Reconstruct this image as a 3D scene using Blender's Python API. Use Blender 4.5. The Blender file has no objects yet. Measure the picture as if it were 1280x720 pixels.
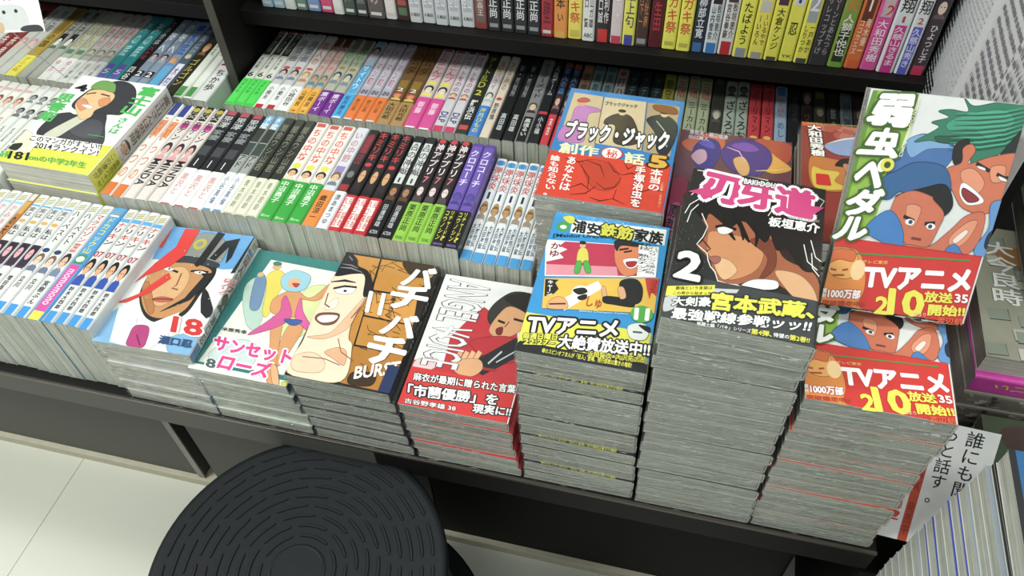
import bpy, math, random
from mathutils import Matrix, Vector
from mathutils.geometry import tessellate_polygon

random.seed(7)
SC = bpy.context.scene
COL = SC.collection

# ---------------------------------------------------------------- camera, world, light, exposure
cam = bpy.data.objects.new('camera', bpy.data.cameras.new('camera'))
COL.objects.link(cam)
R_ = Vector((0.9716731, 0.23450482, -0.02930672)); U_ = Vector((-0.1593683, 0.74175855, 0.65145682)); F_ = Vector((-0.17450827, 0.62833251, -0.75811946))
m = Matrix((R_, U_, -F_)).transposed().to_4x4()
m.translation = Vector((0.5708, -0.3847, 0.7716))
cam.matrix_world = m
cam.data.sensor_width = 36.0
cam.data.lens = 1002.5 / 1280 * 36
cam.data.clip_start = 0.01
SC.camera = cam

w = bpy.data.worlds.new('world'); SC.world = w; w.use_nodes = True
w.node_tree.nodes['Background'].inputs[0].default_value = (0.80, 0.90, 0.92, 1)
w.node_tree.nodes['Background'].inputs[1].default_value = 0.30
def area(name, loc, sx, sy, power, col, rot=(0, 0, 0)):
    l = bpy.data.lights.new(name, 'AREA'); l.shape = 'RECTANGLE'; l.size = sx; l.size_y = sy; l.energy = power; l.color = col
    o = bpy.data.objects.new(name, l); COL.objects.link(o); o.location = loc; o.rotation_euler = rot
    return o
area('ceiling_or_fill_lamp', (-1.00, -0.72, 1.95), 1.2, 0.30, 39, (0.97, 1.0, 0.93))
area('ceiling_or_fill_lamp', (0.60, 0.22, 1.95), 1.2, 0.30, 13, (0.95, 1.0, 0.95))
area('ceiling_or_fill_lamp', (0.70, -1.75, 1.95), 1.2, 0.30, 9, (0.95, 1.0, 0.95))  # added fill from the front, brightens the propped cover and page edges
area('ceiling_or_fill_lamp', (1.85, -0.75, 1.95), 1.2, 0.30, 12, (0.95, 1.0, 0.95))  # added fill on the right, brightens the piles at that end
area('ceiling_or_fill_lamp', (-2.4, 0.1, 1.95), 1.2, 0.30, 14, (0.97, 1.0, 0.93))
SC.view_settings.view_transform = 'Standard'
SC.view_settings.look = 'None'
SC.view_settings.exposure = 0.56
SC.view_settings.gamma = 1.0
SC.view_settings.use_curve_mapping = False
SC.cycles.use_denoising = True
SC.cycles.transparent_max_bounces = 24
SC.cycles.max_bounces = 7

# ---------------------------------------------------------------- materials
def lin(h):
    h = h.lstrip('#')
    if len(h) == 3: h = ''.join(c * 2 for c in h)
    o = []
    for i in (0, 2, 4):
        c = int(h[i:i + 2], 16) / 255
        o.append(c / 12.92 if c <= .04045 else ((c + .055) / 1.055) ** 2.4)
    return (*o, 1)
_mats = {}
def nodes(name):
    m = bpy.data.materials.new(name); m.use_nodes = True
    nt = m.node_tree; b = nt.nodes['Principled BSDF']
    return m, nt, b
def ink(h, rough=.32, coat=.25):
    """printed, laminated paper: flat ink with faint mottling"""
    k = (h, rough, coat)
    if k in _mats: return _mats[k]
    m, nt, b = nodes('printed_paper')
    N = nt.nodes; L = nt.links
    tc = N.new('ShaderNodeTexCoord'); nz = N.new('ShaderNodeTexNoise'); nz.inputs['Scale'].default_value = 90; nz.inputs['Detail'].default_value = 3
    L.new(tc.outputs['Object'], nz.inputs['Vector'])
    mr = N.new('ShaderNodeMapRange'); mr.inputs['To Min'].default_value = .90; mr.inputs['To Max'].default_value = 1.06
    L.new(nz.outputs['Fac'], mr.inputs['Value'])
    mx = N.new('ShaderNodeMix'); mx.data_type = 'RGBA'; mx.blend_type = 'MULTIPLY'; mx.inputs[0].default_value = 1
    c = lin(h); g = .2126 * c[0] + .7152 * c[1] + .0722 * c[2]
    mx.inputs[6].default_value = (*[(c[i] * .86 + g * .14) * .97 + .006 for i in range(3)], 1); L.new(mr.outputs['Result'], mx.inputs[7]); L.new(mx.outputs[2], b.inputs['Base Color'])
    b.inputs['Roughness'].default_value = rough
    b.inputs['Coat Weight'].default_value = coat; b.inputs['Coat Roughness'].default_value = .12
    _mats[k] = m
    return m
def plain(name, h, rough=.5, metal=0, scale=60, amp=.12, bump=0):
    k = (name, h)
    if k in _mats: return _mats[k]
    m, nt, b = nodes(name); N = nt.nodes; L = nt.links
    tc = N.new('ShaderNodeTexCoord'); nz = N.new('ShaderNodeTexNoise'); nz.inputs['Scale'].default_value = scale; nz.inputs['Detail'].default_value = 6
    L.new(tc.outputs['Object'], nz.inputs['Vector'])
    mr = N.new('ShaderNodeMapRange'); mr.inputs['To Min'].default_value = 1 - amp; mr.inputs['To Max'].default_value = 1 + amp
    L.new(nz.outputs['Fac'], mr.inputs['Value'])
    mx = N.new('ShaderNodeMix'); mx.data_type = 'RGBA'; mx.blend_type = 'MULTIPLY'; mx.inputs[0].default_value = 1
    mx.inputs[6].default_value = lin(h); L.new(mr.outputs['Result'], mx.inputs[7]); L.new(mx.outputs[2], b.inputs['Base Color'])
    b.inputs['Roughness'].default_value = rough; b.inputs['Metallic'].default_value = metal
    if name in ('black_rubber', 'black_laminate_or_shade'): b.inputs['Specular IOR Level'].default_value = .22
    if bump:
        bp = N.new('ShaderNodeBump'); bp.inputs['Strength'].default_value = bump; bp.inputs['Distance'].default_value = .001
        L.new(nz.outputs['Fac'], bp.inputs['Height']); L.new(bp.outputs['Normal'], b.inputs['Normal'])
    _mats[k] = m
    return m
def pages(h):
    """edge of a page block: fine sheets stacked along local z"""
    k = ('pages', h)
    if k in _mats: return _mats[k]
    m, nt, b = nodes('page_edges'); N = nt.nodes; L = nt.links
    tc = N.new('ShaderNodeTexCoord'); oi = N.new('ShaderNodeObjectInfo')
    add = N.new('ShaderNodeVectorMath'); add.operation = 'ADD'
    sc = N.new('ShaderNodeVectorMath'); sc.operation = 'SCALE'; sc.inputs['Scale'].default_value = 3.0
    cb = N.new('ShaderNodeCombineXYZ')
    for i in range(3): L.new(oi.outputs['Random'], cb.inputs[i])
    L.new(cb.outputs[0], sc.inputs[0]); L.new(tc.outputs['Object'], add.inputs[0]); L.new(sc.outputs[0], add.inputs[1])
    mp = N.new('ShaderNodeMapping'); mp.inputs['Scale'].default_value = (7, 7, 1300); L.new(add.outputs[0], mp.inputs['Vector'])
    nz = N.new('ShaderNodeTexNoise'); nz.inputs['Scale'].default_value = 1; nz.inputs['Detail'].default_value = 3; L.new(mp.outputs[0], nz.inputs['Vector'])
    n2 = N.new('ShaderNodeTexNoise'); n2.inputs['Scale'].default_value = 45; n2.inputs['Detail'].default_value = 2; L.new(add.outputs[0], n2.inputs['Vector'])
    cr = N.new('ShaderNodeValToRGB'); c = lin(h)
    cr.color_ramp.elements[0].position = .3; cr.color_ramp.elements[0].color = (c[0] * .48, c[1] * .49, c[2] * .47, 1)
    cr.color_ramp.elements[1].position = .68; cr.color_ramp.elements[1].color = (min(c[0] * 1.08, .80), min(c[1] * 1.08, .80), min(c[2] * 1.06, .78), 1)
    L.new(nz.outputs['Fac'], cr.inputs[0])
    mr = N.new('ShaderNodeMapRange'); mr.inputs['To Min'].default_value = .78; mr.inputs['To Max'].default_value = 1.15; L.new(n2.outputs['Fac'], mr.inputs['Value'])
    mx = N.new('ShaderNodeMix'); mx.data_type = 'RGBA'; mx.blend_type = 'MULTIPLY'; mx.inputs[0].default_value = 1
    L.new(cr.outputs[0], mx.inputs[6]); L.new(mr.outputs['Result'], mx.inputs[7]); L.new(mx.outputs[2], b.inputs['Base Color'])
    bp = N.new('ShaderNodeBump'); bp.inputs['Strength'].default_value = .5; bp.inputs['Distance'].default_value = .0006
    L.new(nz.outputs['Fac'], bp.inputs['Height']); L.new(bp.outputs['Normal'], b.inputs['Normal'])
    b.inputs['Roughness'].default_value = .75
    _mats[k] = m
    return m
def film(side=True):
    k = ('film', side)
    if k in _mats: return _mats[k]
    m, nt, b = nodes('clear_shrink_film'); N = nt.nodes; L = nt.links
    N.remove(b); out = N['Material Output']
    tr = N.new('ShaderNodeBsdfTransparent'); tr.inputs[0].default_value = (.99, .99, .985, 1)
    gl = N.new('ShaderNodeBsdfGlossy'); gl.inputs['Roughness'].default_value = .09 if side else .13
    tc = N.new('ShaderNodeTexCoord'); oi = N.new('ShaderNodeObjectInfo')
    mp = N.new('ShaderNodeMapping'); mp.inputs['Scale'].default_value = (70, 110, 240); L.new(tc.outputs['Object'], mp.inputs['Vector']); L.new(oi.outputs['Random'], mp.inputs['Location'])
    nz = N.new('ShaderNodeTexNoise'); nz.noise_dimensions = '4D'; nz.inputs['Scale'].default_value = 1; nz.inputs['Detail'].default_value = 4; nz.inputs['Roughness'].default_value = .6
    L.new(mp.outputs[0], nz.inputs['Vector']); mw = N.new('ShaderNodeMath'); mw.operation = 'MULTIPLY'; mw.inputs[1].default_value = 50; L.new(oi.outputs['Random'], mw.inputs[0]); L.new(mw.outputs[0], nz.inputs['W'])
    bp = N.new('ShaderNodeBump'); bp.inputs['Strength'].default_value = .9; bp.inputs['Distance'].default_value = .007 if side else .0003; L.new(nz.outputs['Fac'], bp.inputs['Height']); L.new(bp.outputs['Normal'], gl.inputs['Normal'])
    lw = N.new('ShaderNodeLayerWeight'); L.new(bp.outputs['Normal'], lw.inputs['Normal'])
    pw = N.new('ShaderNodeMath'); pw.operation = 'POWER'; pw.inputs[1].default_value = 4; L.new(lw.outputs['Facing'], pw.inputs[0])
    fr = N.new('ShaderNodeMath'); fr.operation = 'MULTIPLY_ADD'; fr.inputs[1].default_value = .7; fr.inputs[2].default_value = .12 if side else .05; L.new(pw.outputs[0], fr.inputs[0])
    ms = N.new('ShaderNodeMixShader'); L.new(fr.outputs[0], ms.inputs[0]); L.new(tr.outputs[0], ms.inputs[1]); L.new(gl.outputs[0], ms.inputs[2]); L.new(ms.outputs[0], out.inputs['Surface'])
    _mats[k] = m
    return m
PG = '#c3c5bb'

# ---------------------------------------------------------------- mesh helpers
class MB:
    def __init__(s): s.v = []; s.f = []; s.mi = []; s.mats = []
    def m(s, mat):
        if mat not in s.mats: s.mats.append(mat)
        return s.mats.index(mat)
    def add(s, vs, fs, mat):
        k = len(s.v); i = s.m(mat); s.v += [tuple(v) for v in vs]
        s.f += [tuple(k + j for j in f) for f in fs]; s.mi += [i] * len(fs)
    def box(s, a, b, mat):
        x0, y0, z0 = a; x1, y1, z1 = b
        s.add([(x0, y0, z0), (x1, y0, z0), (x1, y1, z0), (x0, y1, z0), (x0, y0, z1), (x1, y0, z1), (x1, y1, z1), (x0, y1, z1)],
              [(0, 3, 2, 1), (4, 5, 6, 7), (0, 1, 5, 4), (1, 2, 6, 5), (2, 3, 7, 6), (3, 0, 4, 7)], mat)
    def lathe(s, prof, c, mat, n=96):
        vs = []; fs = []
        for r, z in prof:
            for i in range(n):
                a = 2 * math.pi * i / n; vs.append((c[0] + r * math.cos(a), c[1] + r * math.sin(a), c[2] + z))
        for k in range(len(prof) - 1):
            for i in range(n):
                j = (i + 1) % n; fs.append((k * n + i, k * n + j, (k + 1) * n + j, (k + 1) * n + i))
        fs.append(tuple(range(n))[::-1]); fs.append(tuple((len(prof) - 1) * n + i for i in range(n)))
        s.add(vs, fs, mat)
    def tube(s, pts, r, mat, n=8):
        pts = [Vector(p) for p in pts]; vs = []; fs = []
        for i, p in enumerate(pts):
            d = (pts[min(i + 1, len(pts) - 1)] - pts[max(i - 1, 0)]).normalized()
            u = d.orthogonal().normalized() if i == 0 else (u - d * u.dot(d)).normalized()
            w_ = d.cross(u)
            for k in range(n):
                a = 2 * math.pi * k / n; vs.append(p + (u * math.cos(a) + w_ * math.sin(a)) * r)
        for i in range(len(pts) - 1):
            for k in range(n):
                j = (k + 1) % n; fs.append((i * n + k, i * n + j, (i + 1) * n + j, (i + 1) * n + k))
        fs.append(tuple(range(n))); fs.append(tuple((len(pts) - 1) * n + k for k in range(n))[::-1])
        s.add(vs, fs, mat)
    def mesh(s, name, smooth=False):
        me = bpy.data.meshes.new(name); me.from_pydata(s.v, [], s.f)
        for t in s.mats: me.materials.append(t)
        me.polygons.foreach_set('material_index', s.mi)
        if smooth: me.polygons.foreach_set('use_smooth', [True] * len(s.f))
        me.update()
        return me
    def obj(s, name, parent=None, bevel=0, smooth=False):
        o = bpy.data.objects.new(name, s.mesh(name, smooth)); COL.objects.link(o)
        if parent: o.parent = parent
        if bevel:
            b = o.modifiers.new('bevel', 'BEVEL'); b.width = bevel; b.segments = 2; b.limit_method = 'ANGLE'
        return o
def tag(o, label, cat, group=None, kind=None):
    n = len(label.split())
    if n < 4 or n > 16: print('LABEL LENGTH', n, label)
    o['label'] = label; o['category'] = cat
    if group: o['group'] = group
    if kind: o['kind'] = kind
    return o
def empty(name, loc=(0, 0, 0), rot=(0, 0, 0)):
    o = bpy.data.objects.new(name, None); COL.objects.link(o); o.location = loc; o.rotation_euler = rot; o.empty_display_size = .02
    return o

# ---------------------------------------------------------------- lettering
_tc = bpy.data.curves.new('type', 'FONT'); _to = bpy.data.objects.new('type', _tc); COL.objects.link(_to)
_tc.resolution_u = 2
_glyph = {}
def glyph(txt, bold):
    k = (txt, bold)
    if k in _glyph: return _glyph[k]
    _tc.body = txt; _tc.offset = bold
    dg = bpy.context.evaluated_depsgraph_get(); dg.update()
    ev = _to.evaluated_get(dg); me = ev.to_mesh()
    vs = [(v.co.x, v.co.y) for v in me.vertices]; fs = [tuple(p.vertices) for p in me.polygons]
    ev.to_mesh_clear()
    if not vs: vs = [(0, 0), (.01, 0), (0, .01)]; fs = []
    x0 = min(v[0] for v in vs); x1 = max(v[0] for v in vs); y0 = min(v[1] for v in vs); y1 = max(v[1] for v in vs)
    _glyph[k] = (vs, fs, x0, x1, y0, y1)
    return _glyph[k]
_g1 = glyph('国', 0); _g2 = glyph('国国', 0)
ADV = (_g2[3] - _g2[2]) - (_g1[3] - _g1[2]); CX = (_g1[2] + _g1[3]) / 2; CY = (_g1[4] + _g1[5]) / 2

BO = .006
def ring(r):
    """small displacements that thicken a letter without distorting it"""
    if r <= .004: return [(0, 0)]
    n = 4 if r < .02 else (8 if r < .07 else 12)
    return [(r * math.cos(2 * math.pi * i / n + .4), r * math.sin(2 * math.pi * i / n + .4)) for i in range(n)] + ([(0, 0)] if r > .03 else [])
def smooth_loop(pts, n=6):
    out = []; N = len(pts)
    for i in range(N):
        p0, p1, p2, p3 = pts[i - 1], pts[i], pts[(i + 1) % N], pts[(i + 2) % N]
        for k in range(n):
            t = k / n
            out.append(tuple(.5 * (2 * p1[j] + (p2[j] - p0[j]) * t + (2 * p0[j] - 5 * p1[j] + 4 * p2[j] - p3[j]) * t * t + (3 * p1[j] - p0[j] - 3 * p2[j] + p3[j]) * t ** 3) for j in (0, 1)))
    return out
def clip01(pts, vmin=0):
    for ax, lim, sg in ((0, 0, 1), (0, 1, -1), (1, vmin, 1), (1, 1, -1)):
        out = []
        for i in range(len(pts)):
            a, b = pts[i - 1], pts[i]
            ia = (a[ax] - lim) * sg >= 0; ib = (b[ax] - lim) * sg >= 0
            if ia != ib:
                t = (lim - a[ax]) / (b[ax] - a[ax]); out.append((a[0] + (b[0] - a[0]) * t, a[1] + (b[1] - a[1]) * t))
            if ib: out.append(b)
        pts = out
        if len(pts) < 3: return []
    return pts

class Print:
    """flat print: shapes in the unit square of a cover or spine, mapped on it by fn(u, v, layer)"""
    def __init__(s, fn, spine=False): s.fn = fn; s.pic = MB(); s.txt = MB(); s.k = 0; s.spine = spine; s.q = None; s.vmin = 0.; s.txts = []
    def crop(s, o, sc, quad=None, px=None):
        """measure positions on the cover in a view whose four cover corners are given: TL TR BR BL"""
        s.o = o; s.sc = sc
        if quad: px = [(o[0] + a / sc, o[1] + b / sc) for a, b in quad]
        A = []; B = []
        for (x, y), (u, v) in zip(px, [(0, 1), (1, 1), (1, 0), (0, 0)]):
            A.append([x, y, 1, 0, 0, 0, -u * x, -u * y]); B.append(u)
            A.append([0, 0, 0, x, y, 1, -v * x, -v * y]); B.append(v)
        n = 8
        for i in range(n):
            p = max(range(i, n), key=lambda r: abs(A[r][i])); A[i], A[p] = A[p], A[i]; B[i], B[p] = B[p], B[i]
            for r in range(i + 1, n):
                f = A[r][i] / A[i][i]
                for c in range(i, n): A[r][c] -= f * A[i][c]
                B[r] -= f * B[i]
        h = [0] * n
        for i in reversed(range(n)): h[i] = (B[i] - sum(A[i][c] * h[c] for c in range(i + 1, n))) / A[i][i]
        s.q = h
        return s
    def view(s, o, sc): s.o = o; s.sc = sc; return s
    def uv(s, p):
        if not s.q: return p
        x = s.o[0] + p[0] / s.sc; y = s.o[1] + p[1] / s.sc; h = s.q; d = h[6] * x + h[7] * y + 1
        return ((h[0] * x + h[1] * y + h[2]) / d, (h[3] * x + h[4] * y + h[5]) / d)
    def poly(s, c, pts, sm=False, raw=False):
        if not raw: pts = [s.uv(p) for p in pts]
        if sm: pts = smooth_loop(pts)
        pts = clip01(pts, s.vmin)
        if len(pts) < 3: return s
        s.k += 1
        tri = tessellate_polygon([[Vector((x, y, 0)) for x, y in pts]])
        s.pic.add([s.fn(x, y, s.k) for x, y in pts], [tuple(t) for t in tri], ink(c)); return s
    def blob(s, c, *pts):
        s.poly(c, pts, True)
        if s.q:                      # inked contour
            d = '#%02x%02x%02x' % tuple(int(int(c[i:i + 2], 16) * .60) for i in (1, 3, 5))
            P = smooth_loop([s.uv(p) for p in pts]); P.append(P[0]); q = s.q; s.q = None; s.line(d, P, .0016); s.q = q
        return s
    def rect(s, c, a, b):
        (x0, y0), (x1, y1) = s.uv(a), s.uv(b); return s.band(c, min(y0, y1), max(y0, y1), min(x0, x1), max(x0, x1))
    def band(s, c, v0, v1, u0=0, u1=1):
        s.k += 1; n = 10 if s.spine else 1
        vs = []; fs = []
        for i in range(n + 1):
            u = u0 + (u1 - u0) * i / n; vs += [s.fn(u, v0, s.k), s.fn(u, v1, s.k)]
        for i in range(n): fs.append((2 * i, 2 * i + 2, 2 * i + 3, 2 * i + 1))
        s.pic.add(vs, fs, ink(c)); return s
    def oval(s, c, p, rx, ry, n=18):
        x, y = s.uv(p)
        return s.poly(c, [(x + rx * math.cos(2 * math.pi * i / n), y + ry * math.sin(2 * math.pi * i / n)) for i in range(n)], raw=True)
    def line(s, c, pts, wd, taper=False):
        P = [s.uv(p) for p in pts]; a = []; b = []; n = len(P)
        for i in range(n):
            d = (P[min(i + 1, n - 1)][0] - P[max(i - 1, 0)][0], P[min(i + 1, n - 1)][1] - P[max(i - 1, 0)][1]); l = math.hypot(*d) or 1
            ww = wd * (math.sin(math.pi * (i + .3) / (n - .4)) if taper else 1)
            a.append((P[i][0] - d[1] / l * ww, P[i][1] + d[0] / l * ww)); b.append((P[i][0] + d[1] / l * ww, P[i][1] - d[0] / l * ww))
        if max(q[1] for q in a + b) <= s.vmin: return s
        s.k += 1; vs = [s.fn(min(max(x, 0), 1), min(max(y, s.vmin), 1), s.k) for x, y in a + b]
        s.pic.add(vs, [(i, i + 1, n + i + 1, n + i) for i in range(n - 1)], ink(c)); return s
    def _new(s):
        if not s.spine: s.txt = MB(); s.txts.append(s.txt)
    def _place(s, g, c, f, dk=1):
        s.k += dk
        s.txt.add([s.fn(*f(x, y), s.k) for x, y in g[0]], g[1], ink(c))
    def text(s, t, c, a, b, bold=.015, out=None, ow=.05, slant=0, turn=False):
        """horizontal writing filling the rectangle a (top left) - b (bottom right); turn: rotated a quarter clockwise"""
        s._new(); (x0, y1), (x1, y0) = s.uv(a), s.uv(b)
        g = glyph(t, BO); r = glyph(t, 0)
        for cc, bo in (((out, ow), (c, bold)) if out else ((c, bold),)):
            ds = ring((bo - BO) * .7)
            for dx, dy in ds:
                def f(x, y):
                    p = (x + dx - r[2]) / (r[3] - r[2]); q = (y + dy - r[4]) / (r[5] - r[4])
                    if turn: p, q = q, 1 - p
                    return (x0 + (x1 - x0) * p + slant * q, y0 + (y1 - y0) * q)
                s._place(g, cc, f, .4)
        return s
    def col(s, t, c, a, b, bold=.015, out=None, ow=.05, slant=0):
        """vertical writing, one character under the other"""
        s._new(); (x0, y1), (x1, y0) = s.uv(a), s.uv(b); n = len(t); h = (y1 - y0) / n
        for cc, bo in (((out, ow), (c, bold)) if out else ((c, bold),)):
            k0 = s.k
            for i, ch in enumerate(t):
                if ch == ' ': continue
                g = glyph(ch, BO); rot = ch in 'ー~「」()-'
                w_ = ADV if ord(ch) > 255 else (g[3] - g[2]) * 1.15
                cx = CX if ord(ch) > 255 else (g[2] + g[3]) / 2
                cy = CY if ord(ch) > 255 else (g[4] + g[5]) / 2
                ym = y1 - h * (i + .5); xm = (x0 + x1) / 2 + slant * (ym - y0)
                s.k = k0
                for dx, dy in ring((bo - BO) * .7):
                    def f(x, y):
                        p = (x + dx - cx) / w_; q = (y + dy - cy) / (ADV if ord(ch) > 255 else .8)
                        if rot: p, q = q, -p
                        return (xm + (x1 - x0) * p, ym + h * q * 1.0)
                    s._place(g, cc, f, .4)
        return s
    def _bl(s, Q):
        q = [s.uv(p) for p in Q]
        return lambda p, r: tuple((q[3][j] * (1 - p) + q[2][j] * p) * (1 - r) + (q[0][j] * (1 - p) + q[1][j] * p) * r for j in (0, 1))
    def T(s, t, c, Q, bold=.012, out=None, ow=.04, turn=False):
        """writing filling the four-cornered area Q (TL TR BR BL)"""
        s._new(); bl = s._bl(Q); g = glyph(t, BO); ow = ow * 1.7
        for cc, bo in (((out, ow), (c, bold)) if out else ((c, bold),)):
            for dx, dy in ring(bo):
                def f(x, y):
                    p = (x + dx - g[2]) / (g[3] - g[2]); q = (y + dy - g[4]) / (g[5] - g[4])
                    if turn: p, q = q, 1 - p
                    return bl(p, q)
                s._place(g, cc, f, .4)
        return s
    def V(s, t, c, Q, bold=.012, out=None, ow=.04):
        """vertical writing filling Q"""
        s._new(); bl = s._bl(Q); n = len(t); ow = ow * 1.7
        for cc, bo in (((out, ow), (c, bold)) if out else ((c, bold),)):
            k0 = s.k
            for i, ch in enumerate(t):
                if ch == ' ': continue
                g = glyph(ch, BO); rot = ch in 'ー~「」()-'; wide = ord(ch) > 255
                cx = CX if wide else (g[2] + g[3]) / 2; cy = CY if wide else (g[4] + g[5]) / 2
                s.k = k0
                for dx, dy in ring(bo):
                    def f(x, y):
                        p = (x + dx - cx) / ADV; q = (y + dy - cy) / ADV
                        if rot: p, q = q, -p
                        return bl(.5 + p, 1 - (i + .5 - q) / n)
                    s._place(g, cc, f, .4)
        return s
    def build(s, parent, pn='cover_picture', tn='title_lettering'):
        if s.pic.v: s.pic.obj(pn, parent)
        for q in (s.txts or [s.txt]):
            if q.v: q.obj(tn, parent)

# ---------------------------------------------------------------- one book: jacket, page block, paper band, film
DL = .000016
def profile(W, t, e=0.):
    """outer line of the jacket from the back board round the spine to the front board (x, z)"""
    r = min(.0028, t * .22); o = [(0, -e)]
    for i in range(6):
        a = -math.pi / 2 + math.pi / 2 * i / 5; o.append((W - r + (r + e) * math.cos(a), r + (r + e) * math.sin(a)))
    for i in range(6):
        a = math.pi / 2 * i / 5; o.append((W - r + (r + e) * math.cos(a), t - r + (r + e) * math.sin(a)))
    o.append((0, t + e))
    return o
def sheet(mb, prof, th, y0, y1, mat):
    n = len(prof); inn = []
    for i, (x, z) in enumerate(prof):
        a = prof[max(i - 1, 0)]; b = prof[min(i + 1, n - 1)]; d = (b[0] - a[0], b[1] - a[1]); l = math.hypot(*d)
        inn.append((x - d[1] / l * th, z + d[0] / l * th))
    vs = []
    for y in (y0, y1): vs += [(x, y, z) for x, z in prof] + [(x, y, z) for x, z in inn]
    fs = []; N = 2 * n
    mb.add(vs, [(i, i + 1, N + i + 1, N + i) for i in range(n - 1)], mat)
    for i in range(n - 1):
        fs += [(n + i + 1, n + i, N + n + i, N + n + i + 1), (i + 1, i, n + i, n + i + 1), (N + i, N + i + 1, N + n + i + 1, N + n + i)]
    fs += [(0, N, N + n, n), (n - 1, 2 * n - 1, N + 2 * n - 1, N + n - 1)]
    mb.add(vs, fs, ink('#c4c5bd'))
def spine_fn(W, L, t, e=0.):
    def fn(s_, v, k):
        d = max(0, abs(2 * s_ - 1) - .62) / .38
        return (W + e + .00012 + k * DL - .0024 * d * d, v * L, t * (1 - s_))
    return fn
def cover_fn(W, L, t, e=0.): return lambda u, v, k: (u * W, v * L, t + e + .00012 + k * DL)
_share = {}
def shared(key, make):
    if key not in _share: _share[key] = make()
    return _share[key]
def link(name, me, parent):
    o = bpy.data.objects.new(name, me); COL.objects.link(o); o.parent = parent; return o
def jacket_mesh(W, L, t, c, e=0., v1=None):
    def mk():
        b = MB(); sheet(b, profile(W, t, e), .0005, .0003 if v1 is None else .0001, L - .0003 if v1 is None else v1 * L, ink(c)); return b.mesh('jacket')
    return shared(('j', W, L, t, c, e, v1), mk)
def block_mesh(W, L, t, pg):
    def mk():
        b = MB(); b.box((.0008, .0006, .0006), (W - .0012, L - .0006, t - .0006), pages(pg)); return b.mesh('page_block')
    return shared(('b', W, L, t, pg), mk)
def crease_glint():
    if 'crease_glint' in _mats: return _mats['crease_glint']
    m, nt, b = nodes('film_crease_glint'); N = nt.nodes; L = nt.links; out = N['Material Output']
    b.inputs['Base Color'].default_value = (.86, .88, .86, 1); b.inputs['Roughness'].default_value = .15  # whitish colour stands in for glints on the film
    tr = N.new('ShaderNodeBsdfTransparent'); ms = N.new('ShaderNodeMixShader'); ms.inputs[0].default_value = .78
    L.new(tr.outputs[0], ms.inputs[1]); L.new(b.outputs[0], ms.inputs[2]); L.new(ms.outputs[0], out.inputs['Surface'])
    _mats['crease_glint'] = m
    return m
def film_mesh(W, L, t, var=0):
    def mk():
        rnd = random.Random(int(t * 1e6) + 77 * var); b = MB(); e = .0007; nx, ny, nz = 16, 18, 4
        j = lambda a: rnd.uniform(-a, a)
        def grid(n, m_, f, mt=None):
            vs = [f(i / n, k / m_) for k in range(m_ + 1) for i in range(n + 1)]
            fs = [(k * (n + 1) + i, k * (n + 1) + i + 1, (k + 1) * (n + 1) + i + 1, (k + 1) * (n + 1) + i) for k in range(m_) for i in range(n)]
            b.add(vs, fs, mt or film())
        grid(nx, nz, lambda u, v: (-e + u * (W + 2 * e), -e - abs(j(.0010)) * (0 < v < 1), v * t))
        grid(ny, nz, lambda u, v: (W + e + abs(j(.0005)) * (0 < v < 1), -e + u * (L + 2 * e), v * t))
        grid(ny, nz, lambda u, v: (-e - abs(j(.0006)) * (0 < v < 1), -e + u * (L + 2 * e), v * t))
        grid(6, 6, lambda u, v: (-e + u * (W + 2 * e), -e + v * (L + 2 * e), t + .0005), film(False))
        # crumpled weld of the film across the foot: short whitish strips, highlights put into their colour
        for q in range(15):
            x = rnd.uniform(0, W - .012); ln = rnd.uniform(.003, .022) * rnd.uniform(.4, 1); z = rnd.choice((rnd.gauss(t * .5, t * .22), t * .93, t * .08)); z = min(max(z, .0008), t - .0004); y = -e - .0012; h = rnd.uniform(.00035, .0011); vs = []
            for i in range(6):
                f = i / 5; zz = z + j(.0004); hh = h * math.sin(math.pi * (f * .9 + .05)); vs += [(x + ln * f, y - .0004, zz + hh + .0003), (x + ln * f, y, zz - hh)]
            b.add(vs, [(2 * i, 2 * i + 2, 2 * i + 3, 2 * i + 1) for i in range(5)], crease_glint())
        # gathered seam of the film at the foot corners
        for cx in (-e, W + e):
            sg = -1 if cx < 0 else 1
            for q in range(3):
                z = t * (.25 + .25 * q); b.add([(cx, -.0004, z), (cx + sg * .0016, -.0022 + j(.0006), z + j(.002)), (cx, -.0018, z + .002 + j(.001)), (cx - sg * .003, -.0012, z + j(.001))], [(0, 1, 2), (0, 2, 3)], film())
        return b.mesh('shrink_film', True)
    return shared(('f', W, L, t, var), mk)

def make_book(W, L, t, color, spine=None, cover=None, obi=None, pg=PG, wrap=False):
    """spine/cover: functions that print; obi: (color, height share, spine printer, cover printer)"""
    root = empty('comic_book')
    jk = link('jacket', jacket_mesh(W, L, t, color), root)
    link('page_block', block_mesh(W, L, t, pg), root)
    if spine:
        p = Print(spine_fn(W, L, t), True); spine(p); p.build(jk, 'spine_picture', 'spine_lettering')
    if cover:
        p = Print(cover_fn(W, L, t)); p.vmin = obi[1] if obi else 0.; cover(p); p.build(jk)
    if obi:
        e = .0006
        ob = link('paper_band', jacket_mesh(W, L, t, obi[0], e, obi[1]), root)
        if len(obi) > 2 and obi[2]:
            p = Print(spine_fn(W, L * obi[1], t, e), True); obi[2](p); p.build(ob, 'band_picture', 'band_lettering')
        if len(obi) > 3 and obi[3]:
            f0 = cover_fn(W, L, t, e); p = Print(f0); obi[3](p); p.build(ob, 'band_picture', 'band_lettering')
    if wrap: link('shrink_film', film_mesh(W, L, t), root)
    return root
def copy_tree(o, parent=None):
    c = o.copy(); COL.objects.link(c); c.parent = parent
    for ch in o.children: copy_tree(ch, c)
    return c
M_UP = Matrix(((0, 0, -1), (0, 1, 0), (1, 0, 0)))          # lying on its fore-edge, spine up, foot to the front
M_STAND = Matrix(((0, 0, -1), (-1, 0, 0), (0, 1, 0)))      # standing, spine to the front
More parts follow.
